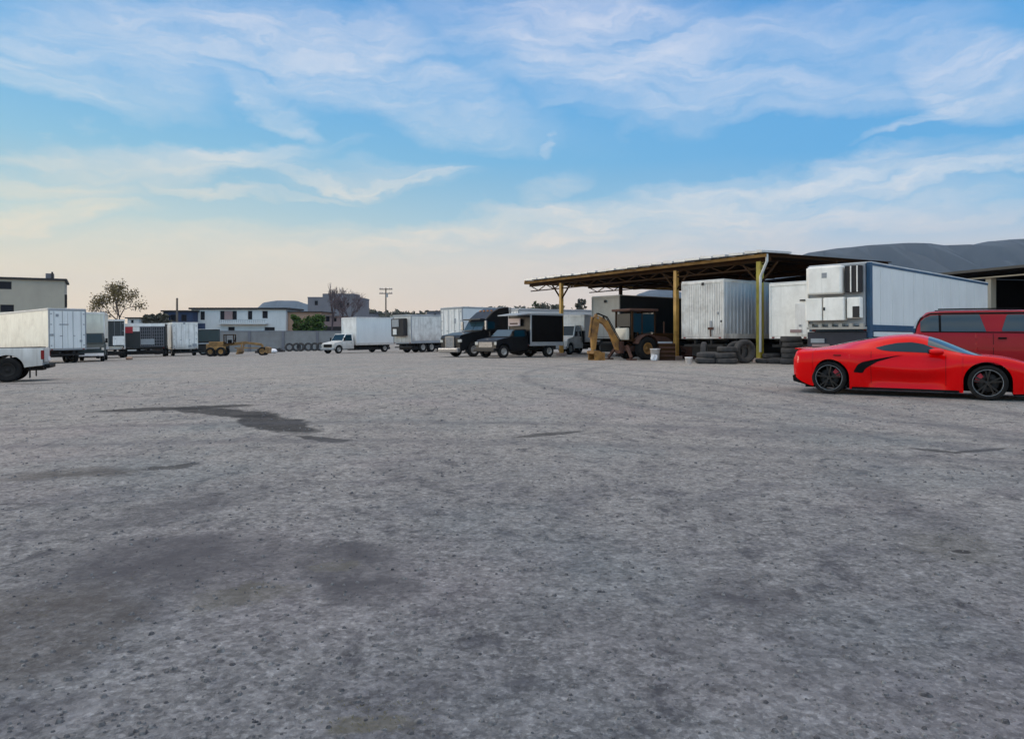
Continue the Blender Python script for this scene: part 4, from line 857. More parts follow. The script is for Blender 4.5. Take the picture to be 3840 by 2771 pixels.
# ------------------------------------------------------------------ backhoe loader
def backhoe():
    Y = 40.3; t = thing('backhoe_loader', 'faded yellow backhoe loader with its digging arm folded down towards the yard', 'digger', X(2388, Y), Y, R(28))
    def link(name, pts_, wd, mat='cat'):
        o = MB().prism(pts_, -wd / 2, wd / 2).obj(name, mat, t, .02); return fixn(o)
    # engine hood, chassis
    MB().box(.6, 2.5, -.45, .45, .75, 1.45).obj('hood', 'beam', t, .08, 3)
    m = MB().box(-1.0, 2.6, -.4, .4, .45, .76); m.obj('chassis', 'rust', t, .03)
    MB().box(2.5, 2.62, -.4, .4, .8, 1.4).obj('radiator_grille', 'plastic', t)
    MB().tube((1.7, -.25, 1.45), (1.7, -.25, 2.1), .05, k=8).obj('exhaust_stack', 'rust', t)
    # cab
    m = MB()
    for x in (-.85, .65):
        for y in (-.72, .72): m.box(x - .05, x + .05, y - .05, y + .05, 1.0, 2.62)
    m.box(-.85, .65, -.72, .72, 1.0, 1.12); m.box(-.25, -.17, -.75, -.69, 1.12, 2.6); m.box(-.25, -.17, .69, .75, 1.12, 2.6); m.obj('cab_frame', 'beam', t, .01)
    MB().box(-1.1, .85, -.85, .85, 2.62, 2.76).obj('cab_roof', 'rust', t, .04)
    MB().box(-.35, .1, -.3, .3, 1.15, 1.3).obj('seat', 'plastic', t, .04); MB().box(-.42, -.32, -.3, .3, 1.25, 1.9).obj('seat_back', 'plastic', t, .04)
    MB().box(-.78, .6, -.745, -.725, 1.5, 2.5).obj('side_window', 'glass', t); MB().box(.64, .66, -.66, .66, 1.4, 2.55).obj('windscreen', 'glass', t)
    MB().box(-1.12, -.91, -.55, .45, 1.08, 1.72).obj('rear_panel', 'cream', t, .03)
    MB().box(-.9, -.89, -.6, .6, 1.8, 2.5).obj('rear_window', 'dimglass', t)
    # wheels
    for s_ in (-1, 1):
        wheel(t, .0, s_ * .82, .62, .42, s_, .5, 'cat'); wheel(t, 2.0, s_ * .75, .42, .3, s_, .5, 'cat')
        MB().prism(arc(0, .62, .78, 20, 160, 8) + arc(0, .62, .72, 160, 20, 8), s_ * .82 - .25, s_ * .82 + .25).obj('fender', 'rust', t)
    # loader arms and bucket
    for s_ in (-1, 1): link('loader_arm', [(.3, 1.35), (1.6, 1.25), (2.9, .55), (3.1, .35), (2.9, .35), (1.5, 1.0), (.3, 1.15)], .1, 'rust').location.y = s_ * .55
    MB().prism([(3.0, .75), (2.95, .1), (3.1, .02), (3.75, .02), (3.2, .2), (3.1, .75)], -1.05, 1.05).obj('front_bucket', 'rust', t)
    # stabilisers
    for s_ in (-1, 1):
        m = MB().bar((-1.0, s_ * .45, .75), (-1.15, s_ * 1.05, .12), .13); m.box(-1.35, -.95, s_ * 1.05 - .2, s_ * 1.05 + .2, .0, .08); m.obj('stabiliser', 'rust', t)
    # digging arm
    MB().box(-1.3, -1.0, -.22, .22, .35, 1.0).obj('king_post', 'rust', t, .03)
    link('boom', [(-1.15, .45), (-1.05, .75), (-1.68, 1.6), (-2.0, 2.1), (-2.55, 2.36), (-2.78, 2.2), (-2.6, 2.08), (-2.2, 1.88), (-1.88, 1.5), (-1.4, .55)], .24)
    m = MB()
    for y_ in (-.06, 0.06):
        hp = [(-1.1, y_, 1.0), (-1.55, y_, 1.65), (-2.0, y_, 2.3), (-2.6, y_, 2.5), (-2.9, y_, 2.2), (-3.05, y_, 1.4)]
        for p_, q_ in zip(hp, hp[1:]): m.tube(p_, q_, .025, k=6)
    m.obj('hydraulic_hose', 'plastic', t)
    for (px_, pz_) in ((-2.66, 2.24), (-1.2, .62), (-2.85, .5)): MB().tube((px_, -.17, pz_), (px_, .17, pz_), .06, k=12).obj('pin', 'chrome', t)
    link('dipper', [(-2.72, 2.48), (-2.48, 2.2), (-2.62, 1.5), (-2.78, .45), (-2.96, .42), (-3.04, 1.4), (-2.94, 2.1)], .2)
    MB().tube((-1.35, 0, 1.05), (-2.25, 0, 2.3), .07, k=8).obj('hydraulic_cylinder', 'plastic', t); MB().tube((-2.95, .0, 2.3), (-3.12, 0, 1.2), .06, k=8).obj('hydraulic_cylinder', 'cat', t)
    m = MB().prism([(-3.05, .5), (-2.7, .52), (-2.45, .35), (-2.3, .05), (-2.42, -.06), (-2.9, -.08), (-2.95, .02), (-2.55, .12), (-2.75, .3), (-3.05, .35)], -.32, .32)
    m.box(-2.98, -2.35, -.33, -.29, -.05, .42); m.box(-2.98, -2.35, .29, .33, -.05, .42)
    for y in (-.26, -.09, .09, .26): m.box(-3.06, -2.9, y - .03, y + .03, -.1, -.05)
    m.obj('digging_bucket', 'cat', t)
backhoe()

# ------------------------------------------------------------------ motor grader
def grader():
    x, Y = gnd(905, 1334); t = thing('motor_grader', 'old yellow-brown motor grader parked in front of the block wall', 'grader', x, Y, R(8), scale=.82)
    # front wheels to the right
    m = MB(); m.bar((-2.0, 0, 1.35), (.6, 0, 1.55), .3, .34); m.bar((.6, 0, 1.55), (2.4, 0, 1.3), .28, .3); m.bar((2.4, 0, 1.3), (2.55, 0, .7), .28, .28); m.obj('main_frame', 'gyel', t, .03)
    MB().box(-3.6, -1.9, -.5, .5, .95, 1.75).obj('engine_hood', 'gyel', t, .08); MB().box(-3.9, -3.6, -.55, .55, .7, 1.5).obj('rear_block', 'gyel', t, .06)
    MB().box(-3.4, -1.6, -.95, -.6, .75, 1.15).obj('side_case', 'gyel', t, .05)
    m = MB()
    for a in (-1.85, -.75):
        for b in (-.5, .5): m.box(a - .05, a + .05, b - .05, b + .05, 1.5, 2.5)
    m.box(-1.9, -.7, -.6, .6, 2.5, 2.6); m.box(-1.85, -.75, -.5, .5, 1.45, 1.56); m.obj('cab_frame', 'beam', t)
    MB().box(-1.5, -1.1, -.25, .25, 1.56, 1.95).obj('seat', 'plastic', t, .04); m = MB().tube((-.85, 0, 1.56), (-.65, 0, 2.1), .05); m.lathe([(.2, -.02), (.22, 0), (.2, .02), (.18, 0)], (-.66, 0, 2.1), 'z', 16); m.obj('steering_wheel', 'plastic', t)
    MB().prism([(-.3, .2), (-.15, .2), (.0, .5), (-.05, .85), (-.15, .85), (-.15, .5)], -1.6, 1.6).obj('blade', 'gyel', t); m = MB().lathe([(.75, .9), (.75, 1.0), (.62, 1.0), (.62, .9)], (0, 0, 0), 'z', 28); m.bar((0, -.7, .95), (2.4, 0, .85), .1); m.bar((0, .7, .95), (2.4, 0, .85), .1); m.obj('turntable', 'gyel', t)
    for s_ in (-1, 1):
        MB().bar((.3, s_ * .4, 1.7), (.1, s_ * .65, .95), .1).obj('lift_arm', 'gyel', t)
        for wx in (-3.3, -2.1): wheel(t, wx, s_ * .95, .55, .35, s_, .5, 'gyel')
        wheel(t, 2.6, s_ * .85, .5, .3, s_, .62, 'gyel')
    MB().tube((2.6, -.8, .5), (2.6, .8, .5), .09).obj('front_axle', 'gyel', t)
    MB().prism([(2.9, .35), (3.3, .2), (3.4, .9), (3.0, 1.05)], -1.0, 1.0).obj('front_plate', 'gyel', t, .03)
grader()

# ------------------------------------------------------------------ smooth-bodied cars
def interp(tab, x):
    if x <= tab[0][0]: return tab[0][1]
    for i in range(len(tab) - 1):
        (a, va), (b, vb) = tab[i], tab[i + 1]
        if x <= b:
            p0 = tab[max(i - 1, 0)]; p3 = tab[min(i + 2, len(tab) - 1)]; t = (x - a) / (b - a)
            m0 = (vb - p0[1]) / (b - p0[0]) * (b - a); m1 = (p3[1] - va) / (p3[0] - a) * (b - a)
            return (2 * t**3 - 3 * t**2 + 1) * va + (t**3 - 2 * t**2 + t) * m0 + (-2 * t**3 + 3 * t**2) * vb + (t**3 - t**2) * m1
    return tab[-1][1]
class Shell:
    """half section: sill, waist, shoulder, rail, centre; x from tail to nose"""
    def __init__(s, T, axles, Rarch, zax, sill):
        s.T = T; s.ax = axles; s.Ra = Rarch; s.za = zax; s.sill = sill
    def ctrl(s, x):
        T = s.T; zl = interp(s.sill, x)
        ym, ysh, yr = interp(T['ym'], x), interp(T['ys'], x), interp(T['yr'], x); zm, zs, zr, zc = interp(T['zm'], x), interp(T['zs'], x), interp(T['zr'], x), interp(T['zc'], x)
        def sm(a, b): q = max(0, min(1, (x - a) / (b - a))); return q * q * (3 - 2 * q)
        ins = getattr(s, 'inset', 0) * sm(1.4, 1.95) * (1 - sm(2.75, 3.2))
        return [(ym - .05, zl), (ym - .015 - ins, zl + (zm - zl) * .5), (ym - ins * .1, zm), (ym - .012 - ins * .5, zm + (zs - zm) * .55), (ysh, zs), (ysh + (yr - ysh) * .45, zs + (zr - zs) * .52), (yr, zr), (yr * .55, zr + (zc - zr) * .72), (0, zc)]
    def section(s, x, per=4):
        c = s.ctrl(x); P = [(2 * c[0][0] - c[1][0], 2 * c[0][1] - c[1][1])] + c + [(-c[-2][0], c[-2][1])]; o = []
        for i in range(1, len(P) - 2):
            for k in range(per):
                t = k / per; f = lambda a, b, cc, d: .5 * (2 * b + (cc - a) * t + (2 * a - 5 * b + 4 * cc - d) * t * t + (-a + 3 * b - 3 * cc + d) * t**3)
                o.append((f(P[i - 1][0], P[i][0], P[i + 1][0], P[i + 2][0]), f(P[i - 1][1], P[i][1], P[i + 1][1], P[i + 2][1])))
        o.append(c[-1]); return o
    def y_at(s, x, z, off=.006):
        o = s.section(x, 6)
        for (y0, z0), (y1, z1) in zip(o, o[1:]):
            if z0 <= z <= z1 or (z0 >= z >= z1 and z0 != z1): return y0 + (y1 - y0) * ((z - z0) / ((z1 - z0) or 1)) + off
        return (o[0][0] if z < o[0][1] else o[-1][0]) + off
    def low(s, x):
        for a in s.ax:
            if abs(x - a) < s.Ra: return s.za + math.sqrt(max(0, s.Ra**2 - (x - a)**2))
        return None
    def body(s, x0, x1, k=110):
        xs_ = set(linspace(x0, x1, k)); cols = []
        for a in s.ax: xs_ |= {a + s.Ra * math.cos(math.pi * i / 24) for i in range(25)}
        for x in sorted(xs_):
            sec = s.section(x); lo = s.low(x)
            edge = any(abs(abs(x - a) - s.Ra) < 1e-6 for a in s.ax)
            if edge:
                inside_right = any(abs(x - (a + s.Ra)) < 1e-6 for a in s.ax); A = (x, sec); Bc = (x, s.lift(sec, s.za, x))
                cols += [Bc, A] if inside_right else [A, Bc]
            elif lo: cols.append((x, s.lift(sec, lo, x)))
            else: cols.append((x, sec))
        m = MB(); rows = []
        for x, sec in cols:
            L = [(x, -y, z) for y, z in sec]; Rr = [(x, y, z) for y, z in sec[:-1]][::-1]; rows.append(L + Rr)
        m.grid(rows)
        for r_, rev in ((rows[0], False), (rows[-1], True)):
            idx = list(range(len(r_))); m.add(r_, [tuple(idx[::-1] if rev else idx)])
        return m
    def lift(s, sec, zl, x):
        o = []; n_ = 13 if True else 0
        # re-spread the lower points from zl up to the shoulder
        hi = sec[16]
        for i in range(16):
            z = zl + (hi[1] - zl) * i / 16
            if zl >= hi[1] - .02: z = hi[1] - .02 + .02 * i / 16
            yv = None
            for (y0, z0), (y1, z1) in zip(sec[:17], sec[1:17]):
                if z0 <= z <= z1: yv = y0 + (y1 - y0) * (z - z0) / ((z1 - z0) or 1); break
            o.append((yv if yv is not None else sec[0][0] if z < sec[0][1] else hi[0], z))
        return o + sec[16:]
    def patch(s, top, bot, side, n=14, k=5, off=.006, thick=0):
        """strip on the body side between two (x,z) polylines sharing end x"""
        xa, xb = top[0][0], top[-1][0]; rows = []
        lin = lambda t_, x: next((a[1] + (b[1] - a[1]) * (x - a[0]) / ((b[0] - a[0]) or 1) for a, b in zip(t_, t_[1:]) if a[0] <= x <= b[0] + 1e-9), t_[-1][1])
        for x in linspace(xa, xb, n):
            zt_, zb_ = lin(top, x), lin(bot, x)
            rows.append([(x, side * s.y_at(x, zb_ + (zt_ - zb_) * j / k, off), zb_ + (zt_ - zb_) * j / k) for j in range(k + 1)])
        return MB().grid(rows)

SPORT = Shell(dict(
    zc=[(0, .78), (.04, .87), (.12, .93), (.5, .96), (.9, 1.01), (1.3, 1.10), (1.8, 1.20), (2.2, 1.25), (2.5, 1.245), (2.8, 1.16), (3.1, 1.03), (3.4, .90), (3.6, .845), (4.0, .775), (4.3, .69), (4.52, .58), (4.63, .46)],
    zr=[(0, .76), (.04, .85), (.12, .91), (.5, .94), (.9, .97), (1.3, 1.035), (1.8, 1.125), (2.2, 1.18), (2.5, 1.17), (2.8, 1.07), (3.1, .955), (3.4, .865), (3.6, .835), (4.0, .775), (4.3, .69), (4.52, .575), (4.63, .45)],
    yr=[(0, .58), (.12, .66), (.5, .62), (.9, .56), (1.3, .50), (1.8, .51), (2.2, .53), (2.5, .55), (2.8, .59), (3.1, .64), (3.4, .68), (3.6, .66), (4.0, .60), (4.3, .52), (4.52, .42), (4.63, .30)],
    zs=[(0, .74), (.12, .84), (.5, .89), (.95, .92), (1.35, .92), (1.9, .885), (2.4, .865), (2.9, .845), (3.3, .83), (3.65, .82), (4.0, .77), (4.3, .67), (4.52, .55), (4.63, .43)],
    ys=[(0, .66), (.12, .79), (.45, .87), (.95, .915), (1.35, .88), (1.9, .82), (2.4, .81), (2.9, .835), (3.3, .87), (3.65, .89), (4.0, .85), (4.3, .74), (4.52, .58), (4.63, .40)],
    zm=[(0, .60), (1, .66), (1.9, .55), (2.6, .52), (3.65, .62), (4.63, .38)],
    ym=[(0, .70), (.12, .84), (.45, .925), (.95, .965), (1.35, .955), (1.7, .925), (2.2, .905), (2.8, .91), (3.3, .935), (3.65, .95), (4.0, .91), (4.3, .80), (4.52, .64), (4.63, .44)]),
    (.93, 3.65), .385, .345, [(0, .36), (.3, .22), (.6, .15), (1.3, .125), (3.2, .12), (4.1, .13), (4.63, .17)])

SPORT.inset = .075
def sports_car():
    hx, hy = .848, -.53; ang = math.atan2(hy, hx); xs_ = 1.03
    rx, ry = X(3110, 15.4), 15.4                       # near rear wheel contact
    lx, ly = -math.sin(ang), math.cos(ang)             # left of heading = far side
    # near side is local -y; wheel outer face at y=-.93
    cx = rx - hx * .93 * xs_ + lx * .86; cy = ry - hy * .93 * xs_ + ly * .86
    t = thing('sports_car', 'low bright red sports coupe with black wheels at the right of the yard', 'car', cx, cy, ang)
    t.scale = (t.scale[0], t.scale[1], t.scale[2])
    sh = SPORT
    def fin(o): 
        for v_ in o.data.vertices:
            q = v_.co.x; v_.co.x = q * xs_ if q > .93 else (.93 * xs_ - (.93 - q) * .80)
        return o
    b = fixn(fin(sh.body(0, 4.63).obj('body', 'red', t)))
    # inner dark tub: floor, wheel wells
    m = MB().box(.3, 3.2, -.70, .70, .12, .5); m.box(.08, .55, -.6, .6, .2, .55); m.box(4.05, 4.5, -.55, .55, .14, .4); m.box(.4, 3.9, -.55, .55, .14, .62); m.box(3.9, 4.42, -.49, .49, .14, .58)
    fin(m.obj('underbody', 'plastic', t))
    for a in sh.ax:
        for s_ in (-1, 1):
            m = MB(); p = arc(a, .345, .384, -10, 190, 24); m.grid([[(x, s_ * .50, z) for x, z in p], [(x, s_ * (sh.y_at(x, max(z, .36), -.012)), z) for x, z in p]])
            fin(m.obj('wheel_arch_liner', 'plastic', t))
    # windows
    for s_ in (-1, 1):
        top = [(1.78, .978), (1.95, 1.03), (2.15, 1.075), (2.4, 1.09), (2.6, 1.055), (2.8, .965), (2.93, .885)]
        bot = [(1.78, .968), (1.88, .925), (2.05, .905), (2.4, .893), (2.93, .872)]
        fin(sh.patch(top, bot, s_, 40, 8, .005).obj('side_window', 'glass', t))
        # air intake blade behind the door
        top = [(1.40, .50), (1.47, .63), (1.55, .68), (1.8, .745), (2.2, .835)]; bot = [(1.40, .47), (1.56, .455), (1.60, .545), (1.82, .695), (2.2, .828)]
        o = fin(sh.patch(top, bot, s_, 30, 4, .004).obj('air_intake', 'plastic', t))
        top = [(1.52, .725), (1.8, .785), (2.24, .86)]; bot = [(1.52, .69), (1.8, .75), (2.24, .838)]
        fin(sh.patch(top, bot, s_, 16, 3, .028).obj('intake_trim', 'red', t))
        # door outline
        for (tp, bt) in (([(1.70, .9), (1.707, .9)], [(1.70, .25), (1.707, .25)]), ([(2.98, .84), (2.987, .84)], [(2.98, .25), (2.987, .25)])):
            fin(sh.patch(tp, bt, s_, 2, 14, .0025).obj('door_gap', 'plastic', t))
        fin(sh.patch([(1.36, .17), (3.2, .165)], [(1.36, .125), (3.2, .12)], s_, 30, 2, .02).obj('side_skirt', 'plastic', t))
        # mirror
        m = MB(); c = Vector((2.83, s_ * .97, .905)); rows = []
        for i in range(9):
            th = math.pi * i / 8; rr_ = math.sin(th) ** .6; rows.append([(c.x - .13 * math.cos(th) * 1, c.y + .115 * rr_ * math.cos(2 * math.pi * j / 14), c.z + .065 * rr_ * math.sin(2 * math.pi * j / 14)) for j in range(15)])
        m.grid(rows); m.bar((2.85, s_ * .83, .86), (2.85, s_ * .92, .885), .05, .025); fin(m.obj('mirror', 'red', t)); fin(MB().box(2.69, 2.705, *sorted((s_ * .89, s_ * 1.05)), .865, .95).obj('mirror_glass', 'glass', t)); fin(MB().box(1.02, 1.16, *sorted((s_ * .945, s_ * .972)), .80, .83).obj('side_marker', 'tail', t, .005))
        fin(MB().box(.02, .16, *sorted((s_ * .42, s_ * .70)), .70, .78).obj('tail_light', 'tail', t, .02))
        fin(MB().box(4.25, 4.42, *sorted((s_ * .55, s_ * .74)), .58, .66).obj('headlight', 'lens', t, .02))
        fin(MB().tube((-.01, s_ * .22, .33), (.12, s_ * .22, .33), .055, k=12).obj('exhaust_tip', 'chrome', t))
    # windscreen and rear glass on the loft
    for (xa, xb, nm, mt) in ((2.68, 3.56, 'windscreen', 'screen'), (.95, 1.75, 'engine_cover_glass', 'glass')):
        rows = []
        for x in linspace(xa, xb, 18):
            sec = sh.section(x); i0 = 21 if nm == 'windscreen' else 28
            half = sec[i0:]; r_ = [(x - .003, -y, z + .005) for y, z in half] + [(x - .003, y, z + .005) for y, z in half[:-1]][::-1]; rows.append(r_)
        fin(MB().grid(rows).obj(nm, mt, t))
    fin(MB().box(.02, .18, -.66, .66, .925, .95).obj('spoiler', 'red', t, .01))
    fin(MB().prism([(-.02, .36), (.0, .24), (.45, .14), (.55, .2), (.1, .4)], -.74, .74).obj('diffuser', 'plastic', t))
    fin(MB().box(-.025, .0, -.62, .62, .52, .74).obj('rear_grille', 'plastic', t, .01))
    fin(MB().prism([(4.05, .09), (4.62, .12), (4.62, .15), (4.05, .14)], -.7, .7).obj('front_splitter', 'plastic', t))
    for a, r, wd in ((.93, .343, .30), (3.65, .330, .25)):
        for s_ in (-1, 1):
            ax_ = a * xs_; y = s_ * (.955 - wd / 2 - .02); h = wd / 2; ri = r * .755
            m = MB().lathe([(ri, -h * .85), (r * .9, -h), (r * .98, -h * .85), (r, -h * .6), (r, h * .6), (r * .98, h * .85), (r * .9, h), (ri, h * .85)], (ax_, y, r), k=48); o = m.obj('wheel', 'tyre', t)
            f = s_ * h
            m = MB().lathe([(ri * 1.01, f * .84), (ri * .985, f * .90), (ri * .945, f * .84), (ri * .93, f * .1), (ri * .93, -f * .6), (ri * 1.0, -f * .6)], (ax_, y, r), k=48)
            for i in range(5):
                for d in (-.17, .17):
                    an = 2 * math.pi * i / 5 + .31; p0 = Vector((math.cos(an), 0, math.sin(an))) * ri * .15; p1 = Vector((math.cos(an + d), 0, math.sin(an + d))) * ri * .94
                    m.bar((ax_ + p0.x, y + f * .62, r + p0.z), (ax_ + p1.x, y + f * .78, r + p1.z), .026, .03)
            m.tube((ax_, y + f * .45, r), (ax_, y + f * .72, r), ri * .2, ri * .16, k=16); m.obj('rim', M['rimb'], o)
            m = MB().lathe([(ri * .985, f * .905), (ri * 1.012, f * .90), (ri * 1.01, f * .86), (ri * .98, f * .87)], (ax_, y, r), k=48); m.obj('rim_lip', 'grey', o)
            MB().lathe([(ri * .72, f * .15), (ri * .72, f * .28), (ri * .2, f * .28), (ri * .2, f * .15)], (ax_, y, r), k=32).obj('brake_disc', 'hdark', o)
            sa = 30 if a < 2 else 150
            MB().prism([(p[0], p[1]) for p in arc(ax_, r, ri * .86, sa - 28, sa + 28, 8) + arc(ax_, r, ri * .52, sa + 28, sa - 28, 8)], y + f * .05, y + f * .5).obj('brake_caliper', 'redtarp', o)
    return t
M['rimb'] = paint('black_alloy', (.006, .0065, .008), (.010, .010, .011), .3, .35, .3, scale=5)
sports_car()

SUVS = Shell(dict(
    zc=[(0, 1.10), (.06, 1.5), (.28, 1.86), (.45, 1.93), (1.0, 1.955), (2.4, 1.95), (3.0, 1.90), (3.45, 1.55), (3.8, 1.23), (4.1, 1.19), (4.9, 1.12), (5.2, 1.0), (5.3, .8)],
    zr=[(0, 1.08), (.06, 1.46), (.28, 1.80), (.45, 1.87), (1.0, 1.89), (2.4, 1.885), (3.0, 1.83), (3.45, 1.50), (3.8, 1.20), (4.1, 1.16), (4.9, 1.09), (5.2, .97), (5.3, .78)],
    yr=[(0, .70), (.28, .70), (.45, .72), (2.4, .72), (3.0, .74), (3.45, .78), (3.8, .80), (4.9, .72), (5.3, .6)],
    zs=[(0, 1.02), (.06, 1.24), (.3, 1.28), (2.4, 1.27), (3.45, 1.23), (3.8, 1.15), (4.9, 1.02), (5.2, .93), (5.3, .75)],
    ys=[(0, .84), (.2, .90), (.6, .93), (3.4, .93), (4.2, .92), (4.9, .88), (5.2, .78), (5.3, .68)],
    zm=[(0, .85), (5.3, .7)], ym=[(0, .88), (.2, .94), (.6, .965), (3.4, .965), (4.3, .96), (4.9, .93), (5.2, .84), (5.3, .72)]),
    (1.05, 4.1), .44, .40, [(0, .5), (.4, .38), (5.0, .36), (5.3, .42)])
def suv():
    ang = R(-26); hx, hy = math.cos(ang), math.sin(ang); lx, ly = -hy, hx; Y0 = 21.2
    cx, cy = X(3432, Y0) + lx * .9, Y0 + ly * .9
    t = thing('suv', 'dark red boxy SUV parked behind the red sports car', 'car', cx, cy, ang, scale=1.0)
    sh = SUVS; fixn(sh.body(0, 5.3, 90).obj('body', 'suv', t))
    MB().box(.2, 5.0, -.7, .7, .38, .9).obj('underbody', 'plastic', t)
    for s_ in (-1, 1):
        sh.patch([(.14, 1.62), (.24, 1.73), (.40, 1.80), (.58, 1.81), (.60, 1.80)], [(.14, 1.34), (.60, 1.335)], s_, 30, 8, .012).obj('rear_side_window', M['suvglass'], t)
        sh.patch([(.66, 1.80), (.70, 1.815), (1.60, 1.815), (1.74, 1.35)], [(.66, 1.335), (1.74, 1.33)], s_, 40, 8, .012).obj('side_window', M['suvglass'], t)
        sh.patch([(.60, 1.81), (.66, 1.81)], [(.60, 1.33), (.66, 1.33)], s_, 3, 8, .014).obj('pillar', 'plastic', t)
        sh.patch([(2.12, 1.40), (2.25, 1.8), (2.65, 1.8), (2.66, 1.79)], [(2.12, 1.335), (2.66, 1.33)], s_, 14, 8, .012).obj('side_window', M['suvglass'], t)
        sh.patch([(2.74, 1.78), (2.98, 1.72), (3.38, 1.36)], [(2.74, 1.32), (3.38, 1.29)], s_, 14, 8, .012).obj('side_window', M['suvglass'], t)
        sh.patch([(.06, 1.50), (.18, 1.76), (.40, 1.875), (2.9, 1.872)], [(.06, 1.44), (.14, 1.64), (.24, 1.75), (.40, 1.83), (2.9, 1.815)], s_, 50, 2, .010).obj('window_trim', 'plastic', t)
        sh.patch([(.16, 1.345), (3.38, 1.30)], [(.16, 1.318), (3.38, 1.275)], s_, 50, 2, .014).obj('window_sill', 'plastic', t)
        sh.patch([(1.62, 1.82), (1.74, 1.35)], [(1.54, 1.80), (1.70, 1.34)], s_, 2, 2, .016) if False else None
        for xx in (1.9, 2.7, 3.42): sh.patch([(xx, 1.27), (xx + .014, 1.27)], [(xx, .45), (xx + .014, .45)], s_, 2, 10, .003).obj('door_gap', 'plastic', t)
        sh.patch([(.3, .98), (4.9, .93)], [(.3, .90), (4.9, .86)], s_, 40, 1, .012).obj('side_moulding', 'suv', t)
        for xx in (2.02, 2.8): MB().box(xx, xx + .2, *sorted((s_ * .955, s_ * 1.0)), 1.12, 1.17).obj('handle', 'plastic', t, .01)
        MB().bar((.6, s_ * .66, 1.975), (2.6, s_ * .66, 1.975), .035).obj('roof_rail', 'plastic', t)
        MB().box(-.02, .1, *sorted((s_ * .68, s_ * .88)), .85, 1.2).obj('tail_light', 'tail', t, .02)
        MB().box(5.2, 5.32, *sorted((s_ * .5, s_ * .72)), .72, .88).obj('headlight', 'lens', t, .02)
        MB().box(3.25, 3.42, *sorted((s_ * .98, s_ * 1.16)), 1.27, 1.45).obj('mirror', 'suv', t, .03)
        for a in sh.ax: wheel(t, a, s_ * .83, .39, .25, s_)
        MB().grid([[(x, s_ * .55, z) for x, z in arc(1.05, .4, .438, -5, 185, 16)], [(x, s_ * .93, z) for x, z in arc(1.05, .4, .438, -5, 185, 16)]]).obj('wheel_arch_liner', 'plastic', t)
    rows = [[(x - .012, y, z) for y in linspace(-.66, .66, 8)] for x, z in ((.075, 1.34), (.11, 1.5), (.18, 1.66), (.27, 1.80))]
    MB().grid([[(interp([(1.1, .0), (1.5, .055), (1.7, .13), (1.86, .27)], z) - .014, y, z) for y in linspace(-.68, .68, 10)] for z in (1.3, 1.4, 1.5, 1.6, 1.7, 1.8)]).obj('rear_window', 'glass', t)
    MB().box(-.12, .1, -.9, .9, .42, .62).obj('bumper', 'plastic', t, .04)
M['suvglass'] = mat_glass('suv_window_glass', (.022, .040, .046), .05, 1.0)
suv()

# ------------------------------------------------------------------ pickup at the left edge
def pickup():
    Y = 24; t = thing('pickup_truck', 'white pickup truck cut off by the left edge with its tail towards the yard', 'car', X(44, Y + .7), Y + .7, R(207))
    wr = .40
    # local x forward; rear axle at 0
    bed = [(-.97, .52), (-1.0, 1.10), (1.0, 1.13), (1.0, .45), (.47, .45)] + arc(0, .42, .47, 4, 176, 14) + [(-.47, .47)]
    fixn(MB().prism(bed, -.92, .92).obj('bed', 'white', t, .035, 3))
    MB().box(-.9, .9, -.8, .8, 1.0, 1.14).obj('bed_liner', 'plastic', t)
    cabp = [(1.03, .45), (1.03, 1.12), (1.10, 1.68), (1.9, 1.72), (2.55, 1.2), (3.7, 1.08), (3.85, .9), (3.85, .5), (3.5, .45)] + arc(3.05, .42, .45, 4, 176, 12) + [(2.58, .45)]
    fixn(MB().prism(cabp, -.9, .9).obj('cab', 'white', t, .05, 3))
    for s_ in (-1, 1):
        MB().prism([(1.2, 1.2), (1.24, 1.6), (1.85, 1.62), (2.3, 1.22)], *sorted((s_ * .895, s_ * .912))).obj('side_window', 'glass', t)
        MB().box(-1.02, -.93, *sorted((s_ * .78, s_ * .935)), .72, 1.02).obj('tail_light', 'tail', t, .015)
        wheel(t, 0, s_ * .80, wr, .25, s_, rim='soot'); wheel(t, 3.05, s_ * .80, wr, .25, s_, rim='soot')
        p = arc(0, .42, .465, -3, 183, 14); MB().grid([[(x, s_ * .5, z) for x, z in p], [(x, s_ * .90, z) for x, z in p]]).obj('wheel_arch_liner', 'plastic', t)
    MB().box(-1.02, -1.001, -.72, .72, .62, 1.08).obj('tailgate', 'white', t, .01)
    m = MB().box(-1.18, -1.02, -.9, .9, .42, .56); m.obj('bumper', 'plastic', t, .03)
    MB().box(-1.06, -1.021, -.55, -.3, .66, .80).obj('number_plate', 'bucket', t)
    for s_ in (-1, 1): MB().box(-.62, -.6, s_ * .8 - .12, s_ * .8 + .12, .12, .5).obj('mud_flap', 'plastic', t)
    MB().box(-.95, 3.6, -.45, .45, .35, .55).obj('chassis', 'soot', t)
pickup()

